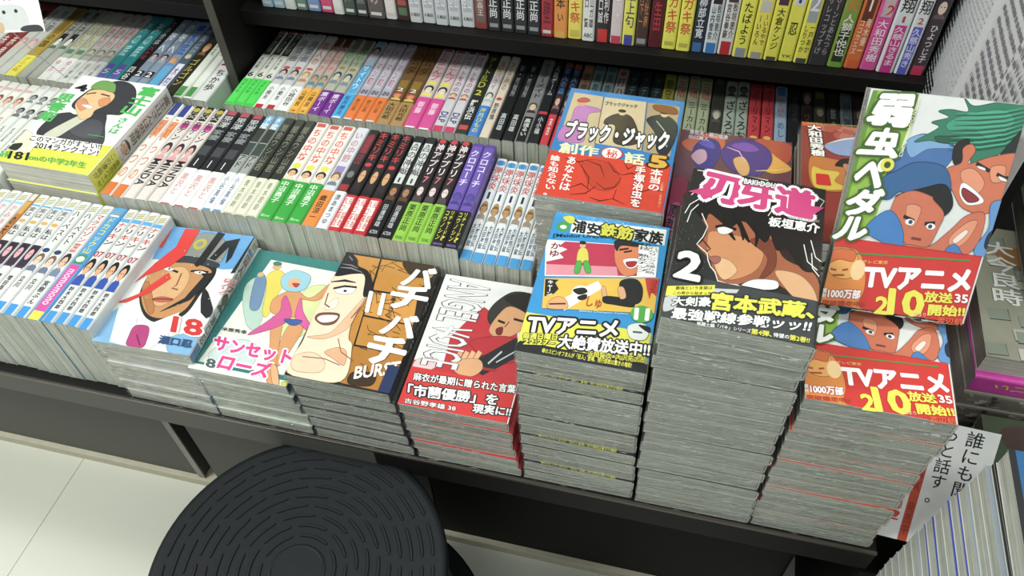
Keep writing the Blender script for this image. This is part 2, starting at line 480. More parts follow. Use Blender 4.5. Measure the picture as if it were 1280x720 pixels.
M_FLAT = Matrix.Identity(3)
def pose(o, loc, M, rz=0., ry=0., rx=0.):
    r = Matrix.Rotation(rz, 3, 'Z') @ Matrix.Rotation(rx, 3, 'X') @ Matrix.Rotation(ry, 3, 'Y') @ M
    o.rotation_euler = r.to_euler(); o.location = loc
ORD = ['first', 'second', 'third', 'fourth', 'fifth', 'sixth', 'seventh', 'eighth', 'ninth', 'tenth', 'eleventh', 'twelfth', 'thirteenth', 'fourteenth', 'fifteenth', 'sixteenth', 'seventeenth', 'eighteenth', 'nineteenth', 'twentieth']
NUM = {2: 'two', 3: 'three', 4: 'four', 5: 'five', 6: 'six', 7: 'seven'}
def run(M, x0, x1, n, y, z, W, L, color, spine, desc, where, group, obi=None, pg=PG, tag_extra=''):
    """n alike books side by side between x0 and x1"""
    tt = (x1 - x0) / n; t = round(tt - .0009, 4)
    src = None
    for i in range(n):
        o = make_book(W, L, t, color, spine, None, obi, pg) if src is None else copy_tree(src)
        src = src or o
        jy = random.uniform(-.0012, .0012)
        pose(o, (x0 + tt * (i + 1) - .0002, y + jy, z), M, random.uniform(-.003, .003) if M is M_UP else 0)
        lab = f'{desc}, {where}' if n == 1 else f'{desc}, {ORD[i]} of {NUM[n]}, {where}'
        tag(o, lab, 'book', group)

# spine printers -------------------------------------------------------------------
def SP(*items):
    """b band, t column of characters, h small crosswise writing, r writing turned a quarter, p little portrait, o dot, g slashes"""
    def f(P):
        for it in items:
            k = it[0]
            if k == 'b': P.band(it[1], it[2], it[3])
            elif k == 't':
                wd = it[5] if len(it) > 5 else .62; out = it[6] if len(it) > 6 else None
                P.col(it[1], it[2], (.5 - wd / 2, it[4]), (.5 + wd / 2, it[3]), .014, out, .045)
            elif k == 't2':
                for j, s_ in enumerate(it[1]): P.col(s_, it[2], (.53 - .4 * j, it[4] - .01 * j), (.87 - .4 * j, it[3]), .012)
            elif k == 'h':
                wd = (it[5] if len(it) > 5 else .6) * (.4 if it[1] == '1' else 1)
                P.text(it[1], it[2], (.5 - wd / 2, it[4]), (.5 + wd / 2, it[3]), .02)
            elif k == 'r':
                wd = it[5] if len(it) > 5 else .5
                P.text(it[1], it[2], (.5 - wd / 2, it[4]), (.5 + wd / 2, it[3]), .02, turn=True)
            elif k == 'p':
                skin, hair, cloth, v0, v1 = it[1:6]; h = v1 - v0
                P.poly(cloth, [(.12, v0), (.88, v0), (.84, v0 + .3 * h), (.62, v0 + .42 * h), (.38, v0 + .42 * h), (.16, v0 + .3 * h)])
                P.oval(hair, (.5, v0 + .72 * h), .36, .29 * h, 12)
                P.oval(skin, (.5, v0 + .62 * h), .25, .24 * h, 12)
                P.band(hair, v0 + .64 * h, v0 + .67 * h, .34, .44).band(hair, v0 + .64 * h, v0 + .67 * h, .56, .66)
            elif k == 'o':
                P.oval(it[1], (.5, it[2]), .3, it[3], 14)
            elif k == 'g':
                v0, v1 = it[2:4]; h = (v1 - v0) / 4
                for j in range(3): P.poly(it[1], [(.2, v0 + j * h), (.8, v0 + (j + .9) * h), (.8, v0 + (j + 1.4) * h), (.2, v0 + (j + .5) * h)])
    return f
SH = dict(W=.113, L=.176)
B6 = dict(W=.128, L=.182)

# ================================================================= THE SETTING
DK = plain('black_laminate_or_shade', '#0c0b0a', .6, 0, 25, .15)
GREY = plain('grey_laminate', '#454540', .55, 0, 14, .10, .15)
TRIM = plain('edge_strip', '#3c3731', .35, 0, 40, .1)
def struct(name, mb, bevel=0):
    o = mb.obj(name, None, bevel); o['kind'] = 'structure'; return o
FZ = -.45
fm = plain('vinyl_tile', '#c3c3b8', .42, 0, 5, .05, .04)
b = MB(); b.box((-2.2, -2.0, FZ - .03), (2.2, 1.2, FZ - .0012), plain('tile_joint', '#a9a89c', .8)); flo = struct('floor', b)
tile = None
for i in range(9):
    for k in range(7):
        if tile is None:
            b = MB(); b.box((0, 0, 0), (.4492, .4492, .0012), fm); tile = b.obj('floor_tile', flo, .0003); o = tile
        else:
            o = tile.copy(); COL.objects.link(o)
        o.location = (-2.143 + i * .45, -1.95 + k * .45, FZ - .0012)
# ceiling and the wall behind the bookcase close the room
b = MB(); b.box((-2.2, -2.0, 2.0), (2.2, 1.2, 2.05), plain('ceiling_panel', '#b9bab4', .8)); struct('ceiling', b)
b = MB(); b.box((-2.2, 1.2, FZ - .03), (2.2, 1.25, 2.05), plain('wall_paint', '#8e8f88', .8)); struct('wall_back', b)

# --------------------------------------------------------------- bookcase with its parts
case = empty('bookcase', (0, 0, FZ)); tag(case, 'long black bookcase with a deep lower ledge carrying all the comics', 'bookcase')
def part(name, mb, parent, bevel=.0008):
    o = mb.obj(name, parent, bevel)
    o.location = o.location - Vector(parent.location) if parent.parent is None else o.location
    return o
b = MB(); b.box((-1.4, 0.0, -.022), (.8215, .644, 0), DK); part('ledge_board', b, case)
b = MB(); b.box((-1.4, -.0035, -.0035), (.8215, -.0002, .0006), TRIM); part('edge_strip', b, case, .0004)
b = MB(); b.box((-1.4, -.003, -.038), (.2995, -.0002, -.0040), GREY); part('fascia', b, case)
b = MB(); b.box((.3005, -.003, -.038), (.8215, -.0002, -.0040), DK); part('fascia', b, case)  # shade on the right part of the ledge front put into this black
b = MB(); b.box((-1.4, .102, -.43), (-.108, .12, -.0225), GREY); part('cabinet_panel', b, case)
b = MB(); b.box((-.118, .0985, -.43), (-.106, .1018, -.0225), plain('metal_edge', '#77756c', .35)); part('corner_post', b, case)
b = MB(); b.box((-.084, .102, -.43), (.3, .12, -.0225), GREY); part('cabinet_panel', b, case)
b = MB(); b.box((.303, .102, -.43), (.8, .12, -.0225), DK); part('cabinet_panel', b, case)  # black instead of grey stands in for the shade below the ledge
b = MB(); b.box((-1.4, .14, -.43), (.8215, .58, -.0225), DK); part('plinth_core', b, case)
b = MB(); b.box((-1.4, .094, FZ), (.8, .58, -.4305), plain('base_strip', '#b0aa98', .6)); part('base_strip', b, case)
b = MB(); b.box((-1.4, .645, -.0215), (.88, .665, 1.2), DK); part('back_panel', b, case)
b = MB(); b.box((-.038, .49, .184), (.8555, .644, .2045), DK); part('upper_shelf', b, case)
b = MB(); b.box((-1.4, .49, .184), (-.051, .644, .2045), DK); part('upper_shelf', b, case)
b = MB(); b.box((-.038, .49, .46), (.8555, .644, .48), DK); part('upper_shelf', b, case)
b = MB(); b.box((-.0505, .44, .0005), (-.0385, .644, 1.15), DK); part('divider', b, case)
b = MB(); b.box((-.0505, .4385, .0005), (-.0385, .4398, 1.15), plain('divider_edge', '#3c3933', .4, 0, 25)); part('divider_edge', b, case)  # lighter than the blackened sides: fall of light put into the colours
b = MB(); b.box((.856, .235, -.05), (.872, .644, 1.15), DK); part('side_panel', b, case)
# the neighbouring unit on the right, a little lower and standing further out
unit = empty('display_table', (.83, 0, FZ)); tag(unit, 'low black display unit at the right end of the long ledge', 'display table')
b = MB(); b.box((.8225, -.45, -.085), (1.5, .64, -.062), DK); part('table_top', b, unit)
b = MB(); b.box((.845, -.43, FZ + .001), (1.5, .58, -.0855), DK); part('cabinet_body', b, unit)

# ================================================================= FRONT ROW, spines up
BL = '#2f8fd6'; WH = '#d3d4d3'
fr = 'left of the capped face cover'; G1 = 'comics lying spine up in the front row'
Y1 = .0105
shin = dict(M=M_UP, y=Y1, z=.0006, group=G1, **SH)
run(x0=-.0640, x1=-.0052, n=4, color=WH, desc='white spine, red and black title', where='next to the capped face cover',
    spine=SP(('b', BL, 0, .085), ('g', '#a39e0c', .912, .985), ('b', '#4aa3dd', .872, .905), ('t', 'ナリ', '#cf2a25', .77, .868, .85), ('t', 'キン', '#cf2a25', .655, .765, .85), ('o', '#e3e3df', .70, .012), ('t', 'リ', '#1b1b1d', .77, .815, .85), ('t', 'ン', '#1b1b1d', .655, .705, .85), ('h', '07', '#b52b3c', .545, .595, .75), ('p', '#d9a37c', '#1e1a1c', '#2c4fa8', .30, .53), ('t', '鈴木大四郎', '#2a2a30', .10, .285, .42)), **shin)
run(x0=-.0820, x1=-.0640, n=1, color='#3f97d4', desc='blue spine with yellow katakana and a pink yellow foot', where='in the front row',
    spine=SP(('g', '#a39e0c', .912, .985), ('b', '#e0e0dc', .91, .925), ('t', 'ドカコック山', '#e2d531', .56, .90, .6), ('b', '#3c8a4a', .47, .55), ('o', '#dfe6dd', .51, .025), ('b', '#d24a9c', .07, .46), ('r', 'momomono', '#f0cbe0', .12, .42, .4), ('b', '#e5d21f', 0, .068)), **shin)
run(x0=-.0975, x1=-.0820, n=1, color=WH, desc='white spine with round red lettering and blue foot', where='in the front row',
    spine=SP(('b', BL, 0, .085), ('g', '#a39e0c', .912, .985), ('t', 'マクバゾン', '#c8352c', .64, .91, .7), ('t', '旅海郎', '#d0452f', .55, .635, .6), ('p', '#d8ae93', '#332a2c', '#6f7f9f', .32, .54), ('t', '実樹ぶん', '#26262c', .10, .30, .5)), **shin)
run(x0=-.1285, x1=-.0975, n=2, color=WH, desc='white spine with thin black title and navy dot', where='in the front row',
    spine=SP(('b', BL, 0, .085), ('g', '#a39e0c', .912, .985), ('t', 'ハーベスト', '#33343a', .60, .91, .6), ('o', '#27406e', .53, .02), ('p', '#dcc0a8', '#7a5a44', '#66708c', .33, .50), ('t', '立川', '#2b2b2e', .2, .30, .45)), **shin)
run(x0=-.1865, x1=-.1285, n=4, color=WH, desc='white spine with grey boxed title and dark portrait', where='in the front row',
    spine=SP(('b', BL, 0, .085), ('g', '#a39e0c', .912, .985), ('b', '#4aa3dd', .885, .90), ('t', '実は', '#5c5c60', .78, .875, .68), ('t', '私は', '#26262a', .60, .70, .68), ('o', '#d5a43a', .74, .016), ('b', '#3a2b3d', .36, .55), ('p', '#d9a0a8', '#2d2436', '#4b3552', .34, .54), ('t', '増田英二', '#2b2b2e', .11, .28, .42)), **shin)
run(x0=-.1965, x1=-.1865, n=1, color='#b5712f', desc='thin ochre and orange spine', where='in the front row',
    spine=SP(('b', '#c8c7bd', .93, 1), ('b', '#c99b2f', .80, .92), ('t', 'の天使', '#2d2217', .5, .78, .7), ('b', '#c9552a', .0, .3)), **shin)
run(x0=-.2585, x1=-.1965, n=4, color=WH, desc='white spine with pale pink lettering and blue foot', where='in the front row',
    spine=SP(('b', BL, 0, .085), ('g', '#a39e0c', .912, .985), ('b', '#8fc0de', .88, .90), ('t', 'かみあり', '#d3909a', .60, .87, .55), ('p', '#e2c7b5', '#8a6a5a', '#9aa8b0', .34, .52), ('t', '木全彩', '#2b2b2e', .12, .28, .42)), **shin)
run(x0=-.3250, x1=-.2590, n=4, color=WH, desc='white spine with grey title', where='left end of the front row',
    spine=SP(('b', BL, 0, .085), ('g', '#a39e0c', .912, .985), ('t', '毎度浦高', '#67676e', .60, .9, .55), ('p', '#e2c7b5', '#4a4a5a', '#7a88a0', .34, .52)), **shin)

# ================================================================= MIDDLE ROW
Y2 = .1895
mid = dict(M=M_UP, y=Y2, z=.0006, group='comics lying spine up in the middle row', where='middle row', **B6)
mids = dict(M=M_UP, y=Y2, z=.0006, group='comics lying spine up in the middle row', where='middle row', **SH)
run(x0=-.0995, x1=-.0688, n=2, color='#e7e1da', desc='orange and white spine with blue head', **mid,
    spine=SP(('b', '#33448f', .86, 1), ('b', '#d97a35', .62, .80), ('t', 'ういっつの', '#d9702c', .16, .84, .7, '#f0ece6'), ('b', '#d96f22', 0, .12)))
run(x0=-.0688, x1=-.0201, n=3, color='#d9cfca', desc='greyish spine with pink portrait and slanted black latin letters', **mid,
    spine=SP(('b', '#26241f', .84, 1), ('o', '#b3a12c', .955, .025), ('t', 'ンUA', '#c3c0b6', .86, .93, .7), ('b', '#c43a8f', .74, .80), ('t', '奈ケン', '#2b2628', .60, .83, .7), ('p', '#dfa9a3', '#3a2c30', '#d79a9c', .36, .58), ('r', 'MINDA', '#2b2628', .13, .40, .66)))
run(x0=-.0201, x1=.0360, n=3, color='#25262a', desc='black spine with white scribble and plain white band', **mid,
    spine=SP(('b', '#b24b55', .95, 1), ('t', '黒澤', '#b9bcbc', .80, .94, .85), ('t', '家慶', '#8e9496', .66, .78, .8), ('b', '#44464b', .5, .6), ('t', 'ー', '#e6e6e4', .38, .47, .6)),
    obi=('#e4e4e2', .36, SP(('t', '黒沢と', '#d4898b', .25, .85, .5), ('b', '#bd4050', 0, .03))))
run(x0=.0360, x1=.0631, n=2, color='#9da19b', desc='grey and black spine with blue lettered white band', **mid,
    spine=SP(('b', '#5fa6cf', .86, 1), ('t', '水曜', '#e6eaec', .84, .99, .8), ('b', '#3a3e38', .7, .85), ('t', 'アド', '#26292c', .42, .56, .7), ('b', '#3c4a45', .56, .69)),
    obi=('#e4e6e6', .37, SP(('t', '小谷真倫', '#4b6897', .15, .9, .45), ('b', '#5a90c4', 0, .04))))
run(x0=.0631, x1=.1073, n=3, color='#33342f', desc='dark olive spine with faint lettering and cream band', **mid,
    spine=SP(('b', '#44463c', .93, 1), ('t', '闇金ウシ山君', '#7d806c', .42, .93, .65)),
    obi=('#dad9c3', .36, SP(('t', '青木若鈴', '#8c8c78', .15, .9, .42), ('b', '#b7b59c', 0, .03))))
run(x0=.1073, x1=.1627, n=3, color='#e3dcd6', desc='white spine with red title, yellow dot and green band', **mid,
    spine=SP(('b', '#c85549', .95, .99), ('t', 'ちの中坊', '#e2553f', .58, .93, .68), ('o', '#d9d32b', .53, .028), ('p', '#d9ab7f', '#2c2421', '#d8cdb8', .37, .50)),
    obi=('#1fa02c', .385, SP(('t', '中沼勇子', '#e2f0dc', .40, .95, .6), ('h', 'Blow', '#b6dcae', .06, .12, .6))))
run(x0=.1627, x1=.1806, n=1, color='#cfd0d8', desc='pale lilac spine with brown portrait and orange band', **mid,
    spine=SP(('t', 'いの中野', '#c77f86', .62, .95, .6), ('b', '#8f7fb8', .5, .58), ('p', '#d8b48c', '#7c5a34', '#6d7c88', .36, .52)),
    obi=('#e0832a', .335, SP(('t', '織田涼一', '#3a2a1a', .15, .85, .5))))
run(x0=.1806, x1=.1954, n=1, color='#272226', desc='black and maroon spine with white band', **mid,
    spine=SP(('b', '#7e2730', .74, .93), ('o', '#6f6f74', .52, .035), ('t', '漂流団', '#8f3038', .62, .95, .6), ('b', '#9d2c34', .36, .42)),
    obi=('#dcdfe6', .35, SP(('t', '漂あまつゆ', '#3f4450', .1, .9, .5))))
run(x0=.1954, x1=.2413, n=3, color='#1e1a1c', desc='black spine with red title, gold portrait, red band', **mid,
    spine=SP(('t', 'キミリキ', '#d8343a', .68, .99, .78, '#241416'), ('o', '#c72f38', .64, .02), ('p', '#cf9a6c', '#231d1c', '#2c2427', .36, .62)),
    obi=('#c8242e', .335, SP(('b', '#e7dcd9', .1, .93, ), ('b', '#c8242e', .0, .08), ('t2', ('戌一話毎', '久口賢吾'), '#c8242e', .12, .92))))
run(x0=.2413, x1=.2729, n=2, color='#1c1b1d', desc='black spine with white brush title and numeral one', **mid,
    spine=SP(('b', '#c9cccb', .50, .93), ('t', '合の神蔵', '#232326', .59, .92, .8), ('h', '1', '#33363a', .515, .56, .3), ('p', '#a8744f', '#3a2a22', '#5c4030', .32, .48), ('t', '田邊節雄', '#b9bcc0', .09, .30, .42), ('h', 'ACTION', '#c0c4c8', .03, .06, .6)))
run(x0=.2729, x1=.3183, n=3, color='#211c20', desc='black spine with white pink title, numeral seven, lime band', **mid,
    spine=SP(('o', '#c8303a', .975, .022), ('t', '神アプリ', '#e9dfe4', .62, .95, .8, '#7d2740'), ('h', '7', '#d96a80', .545, .605, .4), ('p', '#d9c3c0', '#2f2429', '#4e4147', .35, .53)),
    obi=('#86bf25', .355, SP(('t', '栗原正尚', '#1d2a10', .24, .94, .62), ('h', 'YOUNG', '#3c6016', .04, .12, .6))))
run(x0=.3183, x1=.3499, n=2, color='#6a4fae', desc='purple spine with white katakana and black yellow band', **mid,
    spine=SP(('t', 'クロコーチ', '#e4def3', .56, .93, .75), ('p', '#54479a', '#4a3d90', '#453a84', .36, .5), ('b', '#5a3f9e', .97, 1)),
    obi=('#1f1e1e', .335, SP(('t2', ('リチャード?', 'コウノシン'), '#d9d22e', .16, .97), ('h', 'NIHON', '#8a6fc0', .04, .1, .7))))
run(x0=.3499, x1=.4342, n=6, color='#dbe0e4', desc='white spine with red brush title, lion head, blue foot', **mids,
    spine=SP(('b', '#3f97d4', .93, .97), ('h', '王', '#1f6fb4', .925, .975, .5), ('t', '弾球炎', '#c22c31', .66, .91, .85), ('h', '1', '#24304c', .575, .64, .42), ('o', '#b58a52', .50, .05), ('p', '#b9905c', '#7a5a30', '#9a8a78', .36, .52), ('t2', ('大羅怪伝', '太田海鼠'), '#3b4d6a', .115, .34), ('b', '#3a9ad8', 0, .085)))
# left of the laid-down yellow-banded stack
midl = dict(mid); midl['where'] = 'middle row, far left'
run(x0=-.3060, x1=-.2420, n=4, color='#d9dad6', desc='white spine with two small grey portraits', **midl,
    spine=SP(('b', '#c2c4c0', .95, 1), ('p', '#9a9c9a', '#45474a', '#7d8082', .76, .88), ('p', '#8c8e8c', '#2f3134', '#6a6c6e', .60, .72), ('r', 'white days', '#8d8f8c', .2, .5, .4)))
run(x0=-.3700, x1=-.3060, n=4, color='#dddcd4', desc='white spine with auburn haired portrait', **midl,
    spine=SP(('p', '#d9b09a', '#8a4a3a', '#c9c2b8', .66, .84), ('b', '#d9a8ae', .9, .93), ('t', '花ゆめ', '#c2909a', .3, .6, .5)))
run(x0=-.4300, x1=-.3700, n=4, color='#d6d8cf', desc='white spine with orange lettering and grey foot', **midl,
    spine=SP(('t', '星降る', '#d08a50', .5, .9, .6), ('b', '#b9bbb2', 0, .12)))

# ================================================================= REAR ROW
Y3 = .3845
rear = dict(M=M_UP, y=Y3, z=.0006, group='comics lying spine up in the rear row', where='rear row', **B6)
GN = '#2bd03a'
run(x0=-.0330, x1=.0090, n=3, color='#d6d6cc', desc='cream spine with numeral six and bright green band', **rear,
    spine=SP(('b', '#b02a5a', .97, 1), ('b', '#2a2b29', .66, .96), ('t', 'アクリ', '#c8c8be', .68, .95, .6), ('t', '鈴木健', '#73736a', .47, .62, .3), ('h', '6', '#2a2b29', .36, .42, .55)),
    obi=(GN, .335, SP(('t', 'コナトケ', '#1a6a22', .42, .95, .5), ('b', '#23b832', 0, .1))))
run(x0=.0090, x1=.0423, n=2, color='#bfc0bf', desc='silver spine with red dot and red footed white band', **rear,
    spine=SP(('t', '月鏡画', '#555a68', .60, .9, .7), ('o', '#c8434c', .52, .02), ('p', '#cdb5a8', '#3b3440', '#6f7f9c', .34, .50)),
    obi=('#e1e1e0', .30, SP(('t', '小関圭', '#2c2c30', .35, .9, .45), ('b', '#b8242c', 0, .15))))
run(x0=.0423, x1=.0598, n=1, color='#c6c0ba', desc='grey pink spine with a beige portrait and white band', **rear,
    spine=SP(('t', '恋人の', '#c05a5c', .58, .9, .6), ('o', '#c8434c', .53, .016), ('p', '#d8b98e', '#b08a58', '#b08460', .34, .5)),
    obi=('#e1e1e0', .30, SP(('t', '小城田谷', '#2c2c30', .2, .9, .55))))
run(x0=.0598, x1=.0864, n=2, color='#b9a49a', desc='spine with red white mottled title and yellow band', **rear,
    spine=SP(('b', '#5a3226', .86, 1), ('t', 'ベルリチ', '#b83237', .52, .88, .8, '#dcd4cc'), ('p', '#c9916c', '#2c7a6a', '#3f8c8c', .33, .48)),
    obi=('#e6a81c', .30, SP(('t', '山崎良', '#3b2c10', .25, .9, .55), ('h', 'COMIC', '#94701a', .04, .12, .6))))
run(x0=.0864, x1=.1202, n=2, color='#a9ab98', desc='olive grey spine with green letters and purple band', **rear,
    spine=SP(('b', '#6a6a58', .85, 1), ('t', '佐野十', '#3d8d4d', .64, .85, .8), ('o', '#9c7c2c', .59, .02), ('p', '#c8c0a4', '#3c4666', '#7c8494', .36, .54)),
    obi=('#71288c', .295, SP(('t', '魔ボーイ', '#e4d4ec', .12, .92, .6))))
run(x0=.1202, x1=.1367, n=1, color='#a3b4c4', desc='pale spine with dark hair portrait and cyan lower half', **rear,
    spine=SP(('b', '#7fa6c8', .93, 1), ('p', '#cfa99c', '#26222a', '#b8a0a6', .72, .92), ('b', '#3d9fd4', .30, .66), ('t', 'サイトウ', '#dfeaf0', .35, .66, .6)),
    obi=('#2fa4dd', .29, SP(('t', '松井勝法', '#1c4a6a', .12, .92, .5), ('b', '#dfe8ee', 0, .05))))
run(x0=.1367, x1=.1827, n=3, color='#aaa6b4', desc='silver lilac spine with faded red title and orange band', **rear,
    spine=SP(('b', '#b8b2c0', .4, .95), ('t', 'ギヤマン町', '#a8586a', .42, .92, .5), ('h', 'NINE', '#33333a', .315, .365, .85)),
    obi=('#dd7120', .29, SP(('t', '野口遊', '#8c4210', .35, .85, .4), ('b', '#c9cdd8', 0, .05))))
run(x0=.1827, x1=.2202, n=2, color='#6b4c24', desc='brown spine with numeral two and ochre band', **rear,
    spine=SP(('t', 'ハムダ', '#3b2a12', .62, .95, .8), ('b', '#8a6a24', .44, .54), ('h', '2', '#e4dcc8', .40, .44, .45), ('p', '#d08a5a', '#c8464a', '#d0b040', .28, .38)),
    obi=('#a67f45', .275, SP(('t', '大田光希', '#2c1c0c', .2, .92, .6))))
run(x0=.2202, x1=.2583, n=2, color='#c8b4b6', desc='pink titled spine with yellow label and magenta band', **rear,
    spine=SP(('b', '#b05068', .96, 1), ('t', 'とりこんプ', '#c23a60', .57, .95, .75), ('b', '#d8cf28', .52, .565), ('p', '#e0cdb8', '#2b3430', '#d8cc50', .36, .51)),
    obi=('#d0458e', .36, SP(('t', '御藤', '#f0d0e2', .45, .85, .5), ('b', '#e8e0e4', 0, .04))))
run(x0=.2583, x1=.2894, n=2, color='#c3bfc6', desc='silver spine with dark pink title and navy latin letters', **rear,
    spine=SP(('b', '#7c2848', .96, 1), ('t', 'はヨ・トをのの', '#a83258', .46, .94, .6), ('p', '#d8b090', '#8a6a50', '#a04a4a', .36, .45), ('r', 'DLP', '#2c3a78', .10, .22, .6), ('b', '#c42a5c', 0, .06)))
run(x0=.2894, x1=.3064, n=1, color='#2a2c20', desc='black spine with yellow green title and white foot label', **rear,
    spine=SP(('t', 'アート乱D', '#b0b028', .55, .95, .65), ('h', '2', '#c8c430', .46, .52, .5), ('b', '#26242a', .1, .42), ('t', '群浜伝', '#e4e4e6', .16, .40, .6), ('b', '#b8433c', .05, .1)))
run(x0=.3064, x1=.3212, n=1, color='#c8c6c2', desc='white spine with blue foot band and yellow letters', **rear,
    spine=SP(('b', '#c4b088', .75, .95), ('t', 'ヨッパライ', '#a05a6a', .55, .92, .5), ('p', '#d9cfc0', '#5a5a60', '#a0b0b8', .38, .52)),
    obi=('#2f78c8', .35, SP(('t', '海月ひもの', '#d4d02c', .1, .92, .6))))
run(x0=.3212, x1=.3349, n=1, color='#cdbfae', desc='beige spine with a small red dot and dark letters', **rear,
    spine=SP(('t', 'アルみの', '#8a5a48', .55, .92, .5), ('o', '#b83a3a', .45, .018), ('t', '野原慎', '#3a3230', .2, .4, .5)))
run(x0=.3349, x1=.3671, n=2, color='#18191b', desc='plain black spine with thin white letters', **rear,
    spine=SP(('t', '新・死役所', '#8b9094', .5, .9, .4), ('t', '高田雄', '#c4c8ca', .1, .3, .5)))
run(x0=.3671, x1=.3846, n=1, color='#77797a', desc='grey spine with black katakana and dark foot', **rear,
    spine=SP(('t', 'オーダーメイド', '#1d1e20', .50, .95, .75), ('p', '#cdb394', '#5a4634', '#3c3028', .30, .45), ('b', '#141517', 0, .28), ('t', '高遠るい', '#d9dcdc', .06, .26, .5)))
run(x0=.3846, x1=.3990, n=1, color='#1a1c20', desc='black spine with slim grey title and red label', **rear,
    spine=SP(('t', '人狼ゲーム', '#a9b0b2', .55, .93, .5), ('t', '小小福', '#c8ccd0', .1, .3, .5), ('b', '#c03038', .33, .36)))
run(x0=.3990, x1=.4244, n=2, color='#2c2630', desc='dark spine with orange head, blue letters, red foot', **rear,
    spine=SP(('b', '#8a4a28', .93, .99), ('t', '獣人の森', '#3c78b4', .58, .92, .65), ('p', '#d0a488', '#4a3030', '#80585a', .38, .56), ('b', '#c8323c', 0, .34), ('t', '末吉', '#e8d4d4', .1, .3, .4)))
X = .4250
back = [
 (1, '#6f5a4a', 'dull brown spine with a tan head label', SP(('b', '#a06a3c', .9, 1), ('t', '平原の', '#3c2c20', .5, .88, .6))),
 (2, '#6c7f80', 'grey teal spine with a green head mark', SP(('b', '#2c6a60', .93, .98), ('t', '真夜中町', '#39474c', .4, .9, .6))),
 (1, '#8d8583', 'grey spine with red roundel and black title', SP(('o', '#8c2c2c', .93, .03), ('t', '打ハ切団', '#262226', .4, .88, .75))),
 (3, '#20262a', 'near black spine with dim teal lettering', SP(('t', 'ナデコ物語', '#4a6468', .3, .93, .5))),
 (1, '#8c8420', 'dull yellow spine with red lower half', SP(('t', '野守', '#3a3810', .68, .93, .6), ('b', '#a3262c', .2, .58), ('t', '開', '#d8c8b8', .5, .58, .6))),
 (3, '#8f9677', 'sage green spine with red top title', SP(('b', '#6f7a5c', .95, 1), ('t', '三暗', '#a3342e', .72, .93, .75), ('t', '三ーカハ', '#2a3226', .36, .68, .6))),
 (1, '#34352f', 'dark mossy spine with a pale portrait', SP(('b', '#565a4c', .94, 1), ('p', '#a8a090', '#7c7468', '#50483c', .45, .62))),
 (2, '#8a9488', 'grey green spine with large black hiragana', SP(('p', '#4a4e48', '#23261f', '#33372f', .78, .94), ('t', 'ざくろお', '#16181a', .3, .76, .85))),
 (2, '#b3303a', 'crimson spine with thin dark vertical title', SP(('b', '#8a1f28', .95, 1), ('t', 'グーリマン', '#5e1018', .42, .92, .5), ('o', '#d8a83c', .37, .02))),
 (1, '#7f96ac', 'pale blue spine with red speck', SP(('b', '#33689c', .88, .98), ('t', 'ほんほん', '#a8505c', .62, .86, .6), ('t', 'めし', '#3c5878', .4, .58, .6))),
 (1, '#15171a', 'plain black spine beside the roundel nine spine', SP(('t', '黒夜', '#2e3236', .6, .9, .5))),
 (1, '#1b171b', 'black spine with red roundel reading nine', SP(('p', '#8a7a70', '#6a3a30', '#3a2226', .72, .95), ('t', 'ワルキ', '#7c2a34', .42, .7, .5), ('o', '#b3202a', .36, .03), ('h', '9', '#e0d8d4', .345, .378, .3))),
 (1, '#2c2c26', 'dark spine with olive head and tiny face', SP(('b', '#5c5c28', .9, .98), ('p', '#7a7060', '#4a4434', '#32302a', .62, .8), ('r', 'D-side', '#a09a88', .36, .5, .4))),
 (1, '#22201f', 'black spine with grey slim lettering', SP(('t', '鉄の家', '#6c7074', .4, .8, .45))),
 (1, '#5e6a6e', 'steel grey spine with two white strokes', SP(('t', '川淵', '#22282c', .5, .9, .6))),
 (1, '#3c2c34', 'plum dark spine with faded figure', SP(('p', '#8c7068', '#4c3438', '#5c444c', .6, .85))),
 (1, '#7b7d78', 'grey spine with red brush character', SP(('t', '大罪', '#a8303a', .45, .8, .8))),
 (1, '#32383a', 'charcoal spine with white corner lettering', SP(('t', '金と銀', '#8a9294', .45, .9, .55)))]
for n, c, d, sp in back:
    run(x0=X, x1=X + .0161 * n, n=n, color=c, desc=d, spine=sp, **rear); X += .0161 * n

